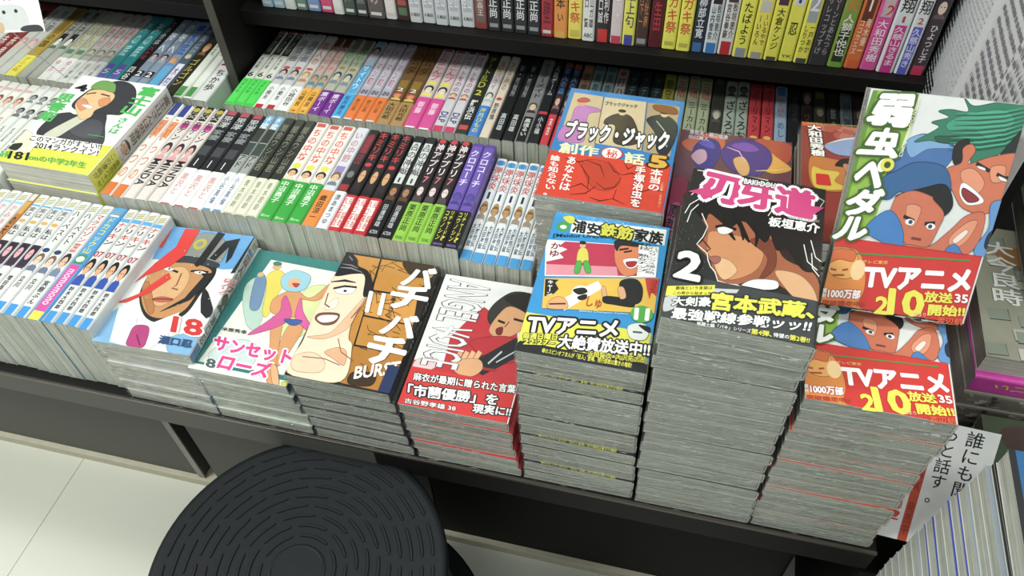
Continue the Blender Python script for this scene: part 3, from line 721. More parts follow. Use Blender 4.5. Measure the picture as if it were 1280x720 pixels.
# rear row of the left bay
left = dict(M=M_UP, y=Y3, z=.0006, group='comics lying spine up in the left bay', where='left bay', **B6)
lb = [
 (-.4900, -.4400, 3, '#c9cbc4', 'pale grey spine with red black lettering', SP(('t', '天使の', '#a8323c', .5, .9, .7), ('b', '#c0342c', .2, .3)), None),
 (-.4400, -.4100, 2, '#8a3430', 'red and black mottled spine', SP(('b', '#2a2426', .6, .9), ('t', '赤鬼', '#d8c8c4', .2, .5, .7)), None),
 (-.4100, -.3750, 2, '#b9bbb4', 'grey white spine with pink ring portrait', SP(('t', '月と猫', '#5c6064', .6, .93, .6), ('p', '#d9b3a6', '#c08a90', '#c8b0a4', .3, .5)), None),
 (-.3750, -.3560, 1, '#a88c22', 'ochre yellow spine with yellow band', SP(('b', '#8a6a1c', .6, .95), ('t', 'の国', '#3a300c', .4, .6, .6)), ('#d9d426', .28, SP(('t', 'アニメ化', '#c85a1c', .2, .9, .6)))),
 (-.3560, -.3230, 2, '#9fa198', 'grey spine with black bob hair portrait', SP(('b', '#26282a', .5, .62), ('p', '#d6d2c4', '#17181a', '#4c6a58', .36, .58), ('t', '夜の子', '#3c403c', .62, .95, .6)), None),
 (-.3230, -.2900, 2, '#a7aa98', 'grey green spine with slanted gold lettering', SP(('t', 'GOLD', '#a08c48', .45, .8, .6), ('b', '#4c7a60', .36, .42)), ('#d9dad4', .30, SP(('t', '仲井', '#c878a8', .3, .9, .5)))),
 (-.2900, -.2430, 3, '#a4a3a0', 'silver spine with faded red title and plain band', SP(('t', '長い道を行', '#a84a52', .5, .95, .6), ('p', '#b8b098', '#6a6450', '#8a8870', .34, .46)), ('#cdcdc8', .30, SP(('t', '山下和美', '#6c6e70', .15, .9, .4)))),
 (-.2430, -.2070, 2, '#18868a', 'wide teal spine with white letters and violet foot', SP(('t', '海の底', '#a9d4d4', .40, .9, .6), ('b', '#5a4fa0', 0, .30), ('h', '5', '#b6b0dc', .17, .23, .5)), None),
 (-.2070, -.1920, 1, '#1d1c20', 'black spine with red and white characters', SP(('t', '六神合体', '#a8a8a8', .6, .95, .6), ('t', '八ヶ辻', '#b8333c', .4, .58, .6), ('t', '四谷', '#d6d6d6', .12, .3, .7)), None),
 (-.1920, -.1600, 2, '#7e8fa4', 'slate blue spine with numeral two', SP(('t', 'の海へ', '#dfe3ea', .5, .95, .7), ('p', '#d0a8a0', '#2e2a38', '#99a0a8', .36, .5), ('b', '#1b1b1f', .18, .26), ('h', '2', '#e6e6e6', .19, .25, .5)), None),
 (-.1600, -.1430, 1, '#7c94b4', 'blue grey spine with cobalt lettering', SP(('b', '#2c50a8', .86, .94), ('t', '水底', '#2c50b0', .5, .84, .75), ('p', '#d89a50', '#c87a30', '#3c8cc8', .34, .48), ('b', '#4ba0d0', .1, .33)), None),
 (-.1430, -.1270, 1, '#4c5a6c', 'dark slate spine with white lower label', SP(('t', '夜話', '#92a0b0', .5, .9, .6), ('o', '#c8b890', .5, .03), ('b', '#d6d4e2', .06, .4), ('t', '木村', '#5a3c90', .1, .36, .5)), None),
 (-.1270, -.1110, 1, '#2a281c', 'black spine with gold letters and brown figure', SP(('b', '#3a3c40', .8, .95), ('p', '#d0a070', '#b07a44', '#8a5a34', .5, .7), ('t', 'ゴルゴン', '#b8aa48', .12, .48, .8)), None),
 (-.1110, -.0820, 2, '#d8dbd2', 'white spine with small green foot panel', SP(('b', '#3d8a3a', .02, .14), ('t', '野の花', '#4c9a58', .55, .85, .5), ('t', '宮', '#7a5aa0', .86, .94, .5)), None),
 (-.0820, -.0580, 1, '#cfd0cf', 'wide white spine with black title and tiny portrait', SP(('b', '#c8c4c6', .6, .9), ('p', '#d0987c', '#2a2226', '#8a2c30', .42, .58), ('t', 'ちか歩', '#26262a', .12, .4, .6)), None)]
for x0, x1, n, c, d, sp, ob in lb: run(x0=x0, x1=x1, n=n, color=c, desc=d, spine=sp, obi=ob, **left)

# ================================================================= UPPER SHELF, spines to the viewer
up = dict(M=M_STAND, y=.633, z=.2052, group='comics standing on the upper shelf', where='upper shelf', **B6)
edges = [-.0101, .0062, .0239, .0406, .0569, .0760, .0944, .1096, .1269, .1439, .1672, .1834, .2014, .2193, .2357, .2539, .2720, .2894, .3068, .3245, .3419, .3593, .3765, .3926, .4106, .4289, .4454, .4643, .4793, .4955, .5115, .5287, .5473, .5640, .5796, .5964, .6145, .6331, .6519, .6693, .6869, .7043, .7258, .7448, .7634, .7819, .8022, .8182, .8361]
D5 = lambda a, c, bg=None, v1=.45: SP(*([('b', bg, 0, v1)] if bg else []), ('t', a, c, .09, v1, .62), ('b', '#c9c9c4', .025, .05))
top = [
 (2, '#8fb4c4', 'pale cyan spine', D5('青空の', '#45687a')), (1, '#c9cbc8', 'off white spine with grey foot', D5('白い', '#70747a')),
 (1, '#5c7a68', 'grey green spine', D5('森番', '#26382e')), (1, '#6a86b4', 'denim blue spine with pale foot', D5('海猫', '#dfe6f0')),
 (1, '#c83a6c', 'bright pink spine', D5('桃色', '#f0d0dc')), (1, '#cfcfca', 'white spine with slim grey letters', D5('日々', '#8a8c8c')),
 (1, '#3c4c40', 'dark green spine', D5('樹海', '#8aa08c')), (1, '#3a3d3c', 'charcoal spine with small label', D5('漆黒', '#8a8e8e')),
 (1, '#5a5250', 'brown grey spine', D5('土の', '#a49a94')), (1, '#d2ccca', 'wide white spine with one black character', SP(('t', '家', '#1e1e20', .16, .26, .5), ('b', '#c4bcba', .03, .05))),
 (1, '#3c2420', 'dark brown spine with white star pattern', SP(('t', '女神', '#e0d8d0', .22, .42, .7), ('b', '#4a6a48', .04, .10), ('b', '#a04030', .12, .16))),
 (5, '#c2c6c9', 'white spine with blue grey dense lettering', SP(('b', '#a4acb4', .12, .5), ('t2', ('五月雨山', '奥田渚空'), '#e4e8ea', .14, .48), ('h', 'A MAN', '#50565c', .05, .08, .7))),
 (1, '#8a3a34', 'rust red spine with grey lower half', SP(('b', '#6a5a56', .05, .28), ('t', '西森王', '#d4c0ba', .1, .26, .5))),
 (4, '#2a2c2e', 'black spine with white bold name', SP(('t', '滝沢正尚', '#dcdfe0', .10, .42, .7), ('b', '#8c9090', .03, .06))),
 (1, '#a82a30', 'dark red spine with maroon letters', D5('赤壁', '#6a1218')),
 (1, '#e08c24', 'orange spine with black characters', SP(('t', '日三本', '#2a1c10', .22, .45, .7), ('h', 'い', '#3c2810', .13, .18, .4), ('b', '#d8a83c', .0, .05))),
 (1, '#e6d234', 'yellow spine with red title below the orange one', SP(('t', '陽ガキ祭', '#c83a24', .12, .45, .75), ('b', '#c8b83c', .02, .07))),
 (1, '#dcdcd8', 'white spine with two black names', SP(('b', '#4c5058', .4, .5), ('t2', ('横山ガ雄', '野口 賢'), '#26262a', .1, .4), ('h', 'ABC', '#3a3a40', .03, .06, .7))),
 (1, '#2c282c', 'black spine with red foot', SP(('t2', ('賀利作', '戸口誠'), '#e4e0e0', .14, .42), ('b', '#cc2c2c', 0, .10))),
 (1, '#d6c4c8', 'pale pink spine with crimson foot', SP(('t', '森下大', '#e4e4e6', .16, .42, .6, '#b07a88'), ('b', '#c83a58', 0, .06))),
 (1, '#e2dc34', 'yellow spine with blue foot and blue top character', SP(('t', '最上旬', '#2c3c6c', .13, .42, .7), ('b', '#4a4aa0', 0, .08))),
 (1, '#4a3830', 'brown spine with orange lettering', SP(('t2', ('本牡庵', '丹下一'), '#c87a44', .14, .42), ('b', '#8c9498', .02, .06))),
 (1, '#5a1c24', 'maroon spine with red lettering', SP(('t', '鬼生田', '#b83440', .12, .45, .6))),
 (2, '#e6e030', 'yellow spine with large red title', SP(('t', '陽ガキ祭', '#d0442c', .12, .48, .78), ('b', '#b8b030', .03, .06))),
 (1, '#2c3444', 'navy spine with white name', SP(('t', '柳部立寛', '#e0e4ea', .10, .40, .65), ('b', '#3c6ca8', .0, .07))),
 (1, '#ccd4da', 'white spine with two names and blue foot', SP(('b', '#2a2428', .36, .55), ('t2', ('板垣恵介', '山内雪奈'), '#30343c', .10, .36), ('b', '#2f78c0', 0, .08))),
 (1, '#d8d4d4', 'white spine with two names and red foot', SP(('b', '#4a3434', .38, .55), ('t2', ('板垣恵介', '宮谷拳豪'), '#2c2c30', .12, .38), ('b', '#b8242c', 0, .10))),
 (1, '#e0dc1c', 'yellow spine with four black hiragana', SP(('b', '#8a9098', 0, .07), ('t', 'たばよう', '#26260c', .09, .40, .62), ('b', '#d4d0d4', .44, .56))),
 (1, '#e2d828', 'yellow spine with orange top and slim lettering', SP(('b', '#d8582c', .44, .56), ('b', '#c4c0b8', .34, .42), ('t2', ('ーいるやで', 'ーいろん'), '#6a4a1c', .1, .33), ('b', '#9a9890', 0, .05))),
 (1, '#e0da1a', 'yellow spine with plum top and black name', SP(('b', '#4c2c44', .40, .56), ('t', '大倉ケンジ', '#26240c', .08, .38, .55), ('b', '#4a4440', 0, .03))),
 (1, '#e4de20', 'yellow spine with single black character', SP(('h', '1', '#2c4474', .42, .47, .4), ('b', '#ccd0d4', .40, .56), ('h', '1', '#2c4474', .42, .49, .35), ('t', '忍', '#26260c', .19, .29, .6), ('h', 'YK', '#5a5810', .03, .05, .7))),
 (1, '#e0da1c', 'yellow spine with numeral two on grey', SP(('b', '#9aa4a8', .30, .56), ('h', '2', '#e4dce8', .38, .48, .55), ('t2', ('一戸あか', 'しりつか'), '#5a4a14', .08, .29), ('b', '#4a4844', 0, .04))),
 (1, '#343236', 'wide black spine with faint hiragana', SP(('t2', ('きーンとあたつら', 'サレコッブすけ'), '#a4a0a4', .08, .50))),
 (1, '#7a9a2c', 'lime and black spine with numeral thirty eight', SP(('b', '#2c3420', .0, .30), ('h', '38', '#c87a28', .40, .50, .8), ('t', '人獅子悦也', '#e4e8dc', .08, .38, .68), ('b', '#6a9a2c', 0, .04))),
 (1, '#dd6a24', 'orange spine with white numeral one', SP(('b', '#6a3424', .34, .56), ('h', '1', '#f0e4d8', .41, .5, .22), ('t2', ('青木優一', 'ココカエズ'), '#f0d8c4', .1, .36), ('b', '#d85a1c', 0, .06))),
 (1, '#dd4c9c', 'pink spine with red numeral twelve', SP(('b', '#c8b0b4', .38, .56), ('h', '12', '#d0242c', .39, .46, .75), ('t', '大和田秀樹', '#f4e4ee', .06, .36, .7))),
 (1, '#d6dadc', 'white top and magenta foot spine', SP(('b', '#cc2c8c', 0, .34), ('t', '翔', '#1e1e24', .42, .52, .8), ('h', '1', '#c03048', .36, .40, .25), ('t', '久慈山きるま', '#f0d8e8', .05, .33, .6))),
 (1, '#d6dadc', 'white top and violet blue foot spine', SP(('b', '#5a5cc4', 0, .34), ('t', '翔', '#1e1e24', .42, .52, .8), ('h', '2', '#c03048', .36, .40, .35), ('t', '久慈山秀き', '#dcdcf4', .05, .33, .6))),
 (1, '#3a2c34', 'black plum spine with crimson foot, rightmost', SP(('p', '#e4c8b4', '#2a2026', '#6a5058', .36, .54), ('t', 'ひよつじ子', '#e0dcde', .09, .36, .5), ('b', '#c42458', 0, .07)))]
i = 0
for n, c, d, sp in top:
    n = min(n, len(edges) - 1 - i)
    if n < 1: break
    kw = dict(up)
    run(x0=edges[i], x1=edges[i + n], n=n, color=c, desc=d, spine=sp, **kw); i += n
# left bay, upper shelf is outside the frame except its dark underside

# ================================================================= COVERS
def cover_cap(P):          # A
    P.crop((110, 270), 3.43, [(322, 18), (705, 88), (418, 590), (5, 518)])
    P.band('#e4e6e6', 0, 1)
    P.poly('#5fa3dc', [(322, 18), (705, 88), (640, 230), (560, 230), (400, 190), (255, 170)])
    P.blob('#7db4e2', (5, 518), (60, 430), (130, 380), (160, 470), (120, 560), (40, 540))
    P.blob('#7db4e2', (330, 520), (400, 500), (480, 500), (430, 590), (340, 580))
    P.blob('#2c2a28', (270, 190), (330, 165), (420, 170), (520, 200), (530, 250), (470, 330), (400, 420), (300, 450), (230, 420), (205, 330), (240, 240))
    P.blob('#c98d56', (268, 200), (350, 190), (440, 200), (515, 235), (470, 300), (400, 400), (310, 432), (240, 410), (212, 330), (235, 250))
    P.blob('#dcab74', (340, 215), (400, 215), (420, 260), (380, 330), (300, 380), (260, 360), (250, 300), (300, 260))
    P.blob('#b9793f', (215, 300), (240, 270), (260, 330), (270, 400), (245, 405))
    P.blob('#8b8f8a', (340, 165), (400, 90), (500, 60), (580, 110), (560, 190), (500, 200), (420, 185))
    P.blob('#3c4046', (335, 172), (420, 165), (540, 200), (530, 222), (430, 196), (340, 188))
    P.oval('#c4ae2e', (465, 112), .07, .05); P.oval('#8c9a84', (465, 112), .035, .025)
    P.line('#1f1a18', [(295, 205), (340, 222), (370, 235)], .008); P.line('#1f1a18', [(425, 232), (460, 232), (500, 240)], .008)
    P.blob('#e8e4dc', (305, 212), (335, 212), (352, 224), (320, 226)); P.blob('#e8e4dc', (440, 236), (470, 234), (492, 245), (455, 248))
    P.oval('#1f1a18', (332, 218), .01, .008); P.oval('#1f1a18', (464, 240), .01, .008)
    P.line('#8a5228', [(385, 240), (365, 290), (345, 305), (370, 312)], .006)
    P.blob('#c25a4c', (260, 350), (300, 340), (350, 352), (330, 362), (290, 362)); P.line('#5c2420', [(262, 350), (300, 350), (348, 354)], .004)
    P.poly('#d7e4e0', [(120, 368), (200, 430), (180, 520), (150, 545), (85, 525)])
    P.poly('#d7e4e0', [(240, 460), (380, 410), (330, 510), (255, 560), (240, 540)])
    P.blob('#b13a78', (190, 462), (245, 465), (250, 500), (225, 552), (160, 542), (165, 505)); P.line('#7c2450', [(200, 500), (215, 545)], .006)
    for a in ([(350, 18), (300, 120), (280, 118), (325, 28)], [(400, 38), (465, 45), (400, 160), (330, 210), (240, 240), (180, 275), (270, 190), (360, 120)], [(330, 235), (340, 262), (250, 320), (150, 360), (98, 362), (200, 325), (290, 262)]):
        P.poly('#d8322c', a)
    for a in ([(545, 60), (575, 70), (480, 200), (450, 215), (440, 205)], [(640, 95), (600, 180), (575, 205), (590, 130), (530, 190), (505, 180), (575, 105)], [(700, 90), (720, 95), (640, 245), (595, 250)], [(480, 300), (500, 330), (520, 400), (515, 430), (490, 440), (468, 415), (468, 360)], [(530, 245), (490, 300), (420, 360), (290, 408), (400, 350), (480, 260), (470, 245)]):
        P.poly('#26262a', a)
    for k in range(26): P.oval('#e8e4e0', (random.uniform(200, 560), random.uniform(80, 400)), .005, .0035, 6)
    P.col('囚人リク', '#d07070', (570, 270), (590, 350), .0)
    P.T('18', '#cf2c28', [(358, 428), (478, 450), (470, 515), (345, 492)], .03, '#f0e4e0', .05)
    P.T('瀬口忍', '#2c4c7c', [(300, 505), (435, 530), (428, 562), (290, 538)], .03)
def cover_pink_title(P):   # B
    P.crop((245, 305), 3.69, [(345, 40), (715, 100), (455, 650), (20, 575)])
    P.band('#1c7c7a', 0, 1); P.band('#e4e8df', 0, .04)
    P.poly('#e7e9dd', [(395, 85), (690, 140), (470, 600), (70, 545)])
    P.blob('#b4d0c4', (290, 190), (350, 160), (380, 230), (340, 380), (290, 380), (270, 270))
    P.blob('#d8dc9c', (560, 200), (650, 210), (600, 330), (520, 420), (430, 420), (470, 300))
    P.blob('#c8d8d8', (120, 500), (250, 440), (330, 470), (300, 560), (150, 560))
    P.blob('#e4d042', (380, 150), (430, 130), (460, 170), (420, 240), (380, 330), (355, 320), (372, 220))
    P.oval('#d9aa6a', (420, 115), .05, .03); P.oval('#3c7a74', (422, 102), .05, .02)
    P.blob('#6f8fb4', (330, 160), (365, 150), (370, 200), (340, 300), (300, 290))
    P.oval('#d9b07c', (350, 150), .035, .022)
    P.blob('#dc9a62', (395, 340), (440, 350), (430, 440), (400, 640), (370, 620), (385, 470))
    P.blob('#dc9a62', (480, 360), (530, 380), (490, 460), (420, 560), (430, 450))
    P.blob('#dc9a62', (445, 230), (500, 215), (560, 250), (650, 180), (665, 200), (590, 260), (520, 260), (510, 330), (430, 330), (390, 310), (400, 260))
    P.blob('#d8579c', (460, 245), (480, 330), (420, 380), (290, 420), (370, 360), (430, 310), (440, 260))
    P.blob('#d8579c', (520, 250), (530, 310), (560, 370), (575, 420), (520, 370), (495, 330))
    P.blob('#3c5c9c', (450, 345), (525, 350), (500, 372), (470, 368))
    P.blob('#8cc0d0', (450, 150), (500, 130), (560, 155), (545, 205), (500, 225), (450, 215), (435, 180))
    P.oval('#e0a672', (492, 185), .065, .04); P.blob('#b83240', (485, 188), (515, 190), (500, 205))
    P.T('米原秀幸', '#26262a', [(180, 385), (288, 400), (285, 418), (176, 402)], .015)
    P.T('サンセット', '#dc3c8c', [(150, 428), (488, 490), (470, 550), (138, 490)], .045, '#f4eef0', .08)
    P.T('ローズ', '#dc3c8c', [(185, 508), (402, 550), (372, 615), (150, 575)], .045, '#f4eef0', .08)
    P.T('8', '#4c5c5c', [(112, 530), (150, 538), (142, 578), (102, 570)], .03, '#e0e4e0', .06)
    P.blob('#e0a672', (390, 560), (415, 560), (425, 640), (400, 650)); P.blob('#c8c83c', (440, 630), (480, 635), (470, 655), (440, 650))
def cover_topknot(P):      # C
    P.crop((365, 305), 3.78, [(297, 48), (720, 122), (492, 690), (15, 598)])
    P.band('#2b2726', 0, 1)
    P.poly('#c8892a', [(320, 60), (450, 82), (280, 630), (30, 590)])
    P.poly('#c8892a', [(458, 84), (700, 122), (690, 160), (600, 250), (418, 220)])
    P.poly('#d9973a', [(412, 230), (620, 255), (600, 380), (380, 332)])
    P.poly('#c8892a', [(376, 340), (600, 386), (545, 500), (340, 465)])
    P.poly('#b97a20', [(332, 472), (560, 515), (485, 680), (272, 635)])
    for k in range(46):
        x = random.uniform(350, 660); y = random.uniform(90, 640)
        if x - 300 + (y - 90) * .42 > 120: P.line('#5c3c12', [(x, y), (x + random.uniform(-30, 40), y + random.uniform(-10, 30)), (x + random.uniform(-20, 60), y + random.uniform(10, 50))], .0025)
    P.blob('#3c2a1c', (560, 95), (680, 115), (690, 150), (620, 170), (570, 140)); P.blob('#3c2a1c', (330, 590), (430, 600), (410, 650), (310, 640))
    P.blob('#ecd0b4', (255, 150), (340, 145), (380, 160), (385, 260), (350, 320), (320, 380), (310, 440), (325, 480), (275, 632), (30, 590), (100, 450), (150, 330), (200, 230))
    P.blob('#e3b28c', (380, 255), (385, 270), (345, 330), (300, 400), (200, 440), (120, 430), (220, 415), (300, 340))
    P.blob('#f2ddc8', (230, 270), (260, 260), (250, 300), (200, 310)); P.blob('#dba47c', (200, 500), (260, 480), (300, 500), (290, 560), (240, 530)); P.blob('#e9c4a2', (60, 520), (140, 500), (200, 540), (180, 590), (60, 580))
    P.blob('#26242a', (305, 55), (345, 85), (350, 115), (395, 140), (418, 200), (412, 240), (375, 250), (382, 160), (330, 150), (248, 158), (275, 110))
    P.line('#85858c', [(268, 120), (320, 125), (370, 145)], .006, True); P.line('#85858c', [(280, 105), (320, 112), (350, 125)], .005, True); P.line('#6c6c74', [(310, 70), (325, 90)], .01, True)
    P.blob('#f2f0ec', (245, 225), (290, 212), (340, 215), (320, 238), (270, 240)); P.oval('#2b2726', (292, 227), .018, .010); P.line('#2b2726', [(238, 215), (290, 205), (345, 212)], .008)
    P.line('#2b2726', [(225, 185), (290, 180), (340, 190)], .01, True)
    P.line('#6c4430', [(215, 235), (200, 285), (222, 300)], .005); P.blob('#7c4a34', (155, 350), (180, 325), (265, 330), (245, 372), (190, 378)); P.blob('#f0ece6', (165, 350), (190, 335), (258, 338), (240, 362), (190, 368))
    P.line('#8c5a3c', [(385, 260), (350, 320), (320, 350), (360, 300)], .003); P.line('#8c5a3c', [(262, 440), (275, 500), (330, 540)], .003); P.line('#8c5a3c', [(100, 520), (200, 530), (270, 560)], .003)
    P.T('11', '#f2f0ec', [(405, 232), (475, 245), (455, 335), (385, 320)], .03); P.V('佐藤タカヒロ', '#26242a', [(508, 240), (530, 245), (500, 350), (478, 345)], .01)
    for ch, q in (('バ', [(590, 118), (708, 138), (680, 225), (545, 200)]), ('チ', [(530, 200), (680, 225), (640, 330), (475, 295)]), ('バ', [(500, 325), (628, 350), (605, 445), (450, 415)]), ('チ', [(420, 420), (585, 455), (540, 580), (380, 540)])): P.T(ch, '#f3f3f1', q, .035)
    P.T('BURST', '#f3f0ea', [(345, 568), (548, 545), (538, 602), (335, 622)], .02)
    P.rect('#26345c', (492, 560), (496, 688))
def cover_red_soccer(P):   # D
    P.crop((500, 340), 3.273, [(222, 18), (548, 72), (462, 632), (5, 530)])
    P.band('#e3e3e4', 0, 1)
    P.poly('#c8303a', [(290, 180), (350, 130), (470, 220), (490, 400), (480, 480), (60, 400), (90, 330), (200, 350), (230, 240)])
    P.blob('#e4c4c8', (100, 330), (180, 330), (160, 370), (80, 390))
    P.blob('#3b3836', (395, 110), (450, 80), (520, 95), (540, 150), (500, 170), (430, 150), (405, 200), (370, 190), (365, 150))
    P.blob('#2a2828', (420, 100), (500, 85), (535, 120), (520, 165), (460, 130))
    P.blob('#dba070', (400, 160), (440, 130), (500, 160), (500, 200), (450, 240), (400, 245), (370, 215))
    P.line('#33241c', [(400, 180), (425, 190)], .009); P.line('#33241c', [(455, 175), (490, 185)], .009)
    P.blob('#7c2c28', (395, 212), (418, 205), (415, 232), (398, 232)); P.line('#7c4c34', [(440, 185), (425, 205)], .005)
    P.blob('#c02c38', (380, 240), (460, 250), (480, 330), (420, 350), (340, 310), (300, 260)); P.line('#7c1a24', [(470, 250), (400, 300), (320, 330)], .006)
    P.poly('#2c2d30', [(330, 330), (470, 245), (490, 290), (470, 330), (350, 400), (320, 380)])
    P.line('#c4c8cc', [(370, 350), (420, 300)], .007); P.line('#c4c8cc', [(400, 345), (470, 300)], .005); P.line('#ac2c34', [(345, 370), (400, 380)], .01)
    for k in range(4): P.line('#e0ac7c', [(245 + 22 * k, 350), (268 + 24 * k, 300)], .022)
    P.blob('#dba070', (235, 340), (330, 330), (350, 370), (310, 405), (250, 390))
    P.T('ANGEL VOICE', '#e9e6e8', [(238, 34), (372, 58), (250, 378), (112, 350)], .0, '#5c5458', .014, turn=True)
    P.blob('#f2f2f2', (180, 215), (205, 225), (235, 200), (240, 210), (212, 240), (190, 245))
def band_red_soccer(P):
    P.crop((500, 340), 3.273, [(222, 18), (548, 72), (462, 632), (5, 530)])
    O = '#26242a'; W_ = '#ecebe8'
    P.T('麻衣が最期に贈られた言葉', W_, [(85, 386), (484, 446), (480, 484), (78, 422)], .018, O, .06)
    P.T('「市蘭優勝」を', W_, [(60, 438), (418, 490), (410, 540), (50, 494)], .025, O, .07)
    P.T('古谷野孝雄 38', W_, [(38, 505), (246, 545), (242, 570), (34, 528)], .012, O, .045)
    P.T('現実に!!', W_, [(318, 533), (474, 552), (468, 596), (312, 578)], .025, O, .07)
def cover_blue_panels(P):  # E
    P.crop((640, 265), 3.43, [(190, 5), (678, 78), (580, 690), (25, 580)])
    P.band('#2496d8', 0, 1)
    P.poly('#e8eae4', [(262, 38), (665, 85), (655, 152), (530, 128), (250, 95)])
    P.oval('#3fa04c', (222, 68), .06, .038); P.blob('#d2d432', (220, 28), (262, 25), (272, 50), (245, 55)); P.oval('#e6ecd8', (222, 70), .03, .016)
    P.T('浦安', '#1e1e22', [(268, 38), (380, 62), (374, 106), (258, 90)], .03); P.T('鉄筋', '#d8d41e', [(388, 54), (524, 80), (512, 130), (378, 108)], .03, '#26261c', .07); P.T('家族', '#1e1e22', [(532, 78), (654, 98), (644, 150), (524, 130)], .03)
    P.T('[Maidol Urayasu]', '#15303c', [(182, 98), (440, 108), (437, 124), (178, 116)], .015)
    P.poly('#f0eeea', [(148, 122), (632, 160), (618, 288), (145, 274)])
    P.poly('#bf3150', [(154, 126), (545, 155), (536, 280), (150, 270)])
    P.poly('#dc8c9c', [(152, 225), (450, 240), (455, 278), (150, 270)])
    P.poly('#e9e6e6', [(154, 126), (230, 132), (205, 150), (240, 165), (205, 180), (225, 200), (150, 215)]); P.V('かゆ', '#7c1420', [(172, 132), (215, 138), (205, 200), (158, 195)], .02)
    P.blob('#d8c83c', (290, 165), (322, 165), (330, 215), (310, 222), (280, 215)); P.oval('#d8a878', (305, 150), .025, .02); P.oval('#2c2422', (305, 138), .028, .014)
    P.blob('#3ca83c', (278, 218), (300, 218), (292, 262), (270, 262)); P.blob('#3ca83c', (308, 218), (330, 218), (340, 262), (318, 262))
    P.blob('#d97c50', (448, 150), (500, 140), (545, 150), (545, 250), (510, 280), (470, 270), (442, 215)); P.blob('#2c2a2c', (445, 130), (545, 142), (540, 158), (470, 152), (450, 175))
    P.blob('#f0ece8', (478, 212), (540, 208), (536, 240), (500, 248)); P.blob('#a82a34', (490, 222), (535, 220), (525, 240), (500, 242)); P.line('#2c2a2c', [(480, 180), (515, 175)], .006); P.line('#2c2a2c', [(460, 170), (500, 165)], .007)
    P.poly('#eeeeee', [(545, 150), (628, 160), (618, 286), (538, 280)]); P.col('秘技 熟女チップ', '#26262a', (548, 140), (578, 270), .02); P.col('これがサンクス縁の熟', '#4c4c50', (590, 145), (612, 278), .0)
    P.poly('#e3b52c', [(145, 285), (632, 292), (612, 440), (135, 408)])
    P.poly('#f0ece4', [(190, 390), (300, 330), (370, 300), (390, 330), (300, 380), (230, 420)])
    P.poly('#28282a', [(148, 288), (205, 292), (190, 305), (205, 330), (185, 350), (145, 360)]); P.V('キャーン', '#eceae4', [(158, 292), (184, 295), (178, 360), (150, 356)], .02)
    P.blob('#dca06a', (165, 380), (200, 362), (235, 375), (240, 412), (160, 410)); P.line('#2c2a2c', [(165, 392), (235, 392)], .005)
    P.oval('#eceae4', (300, 345), .075, .045); P.blob('#28282a', (265, 335), (310, 328), (325, 345), (290, 355)); P.blob('#28282a', (285, 365), (320, 355), (322, 372), (295, 378))
    P.blob('#dba474', (385, 330), (400, 325), (410, 370), (395, 385)); P.blob('#28282a', (398, 365), (470, 372), (520, 390), (520, 412), (440, 400), (395, 390))
    P.blob('#28282a', (465, 305), (530, 295), (560, 330), (555, 385), (520, 400), (475, 380)); P.blob('#dba474', (455, 330), (480, 330), (490, 370), (465, 375)); P.T('しゅ', '#b0481c', [(330, 362), (392, 372), (382, 418), (318, 405)], .01)
    P.poly('#c8382c', [(572, 292), (632, 294), (620, 370), (600, 350), (590, 380), (580, 340)]); P.col('コラマテア', '#4c1410', (595, 298), (620, 360), .02)
    P.T('Shonen Champion Comics', '#bfe0f0', [(292, 418), (500, 436), (498, 446), (290, 430)], .0)
    P.oval('#48a838', (558, 442), .088, .056); P.T('11', '#eef2ea', [(532, 418), (590, 422), (584, 468), (528, 462)], .05)
def band_blue_panels(P):
    P.crop((640, 265), 3.43, [(190, 5), (678, 78), (580, 690), (25, 580)])
    O = '#1f1f22'; W_ = '#eeeeea'
    P.poly('#26262a', [(20, 560), (45, 540), (230, 580), (585, 650), (580, 700), (20, 590)])
    P.T('TVアニメ', W_, [(85, 438), (462, 468), (452, 535), (72, 506)], .035, O, .08)
    P.T('毎週日曜日', '#e0dc28', [(60, 508), (202, 516), (198, 542), (55, 533)], .025, O, .06); P.T('22:27~', '#e0dc28', [(62, 535), (192, 543), (188, 564), (58, 556)], .025, O, .06)
    P.T('大絶賛放送中!!', W_, [(212, 518), (597, 563), (590, 620), (200, 574)], .03, O, .08)
    P.blob('#d8dcd8', (500, 490), (560, 480), (590, 510), (570, 550), (510, 540)); P.line('#55555a', [(520, 515), (560, 520)], .006); P.blob('#26262a', (545, 488), (590, 498), (588, 520))
    P.T('浜岡賢次×大沢祐太郎', '#d8d428', [(330, 590), (578, 620), (574, 648), (326, 614)], .012, O, .05)
    P.T('噂のスピンオフまんが「狂人」登場、発行部数は驚きの増刷!', '#d8d428', [(140, 574), (518, 645), (514, 666), (135, 594)], .015)
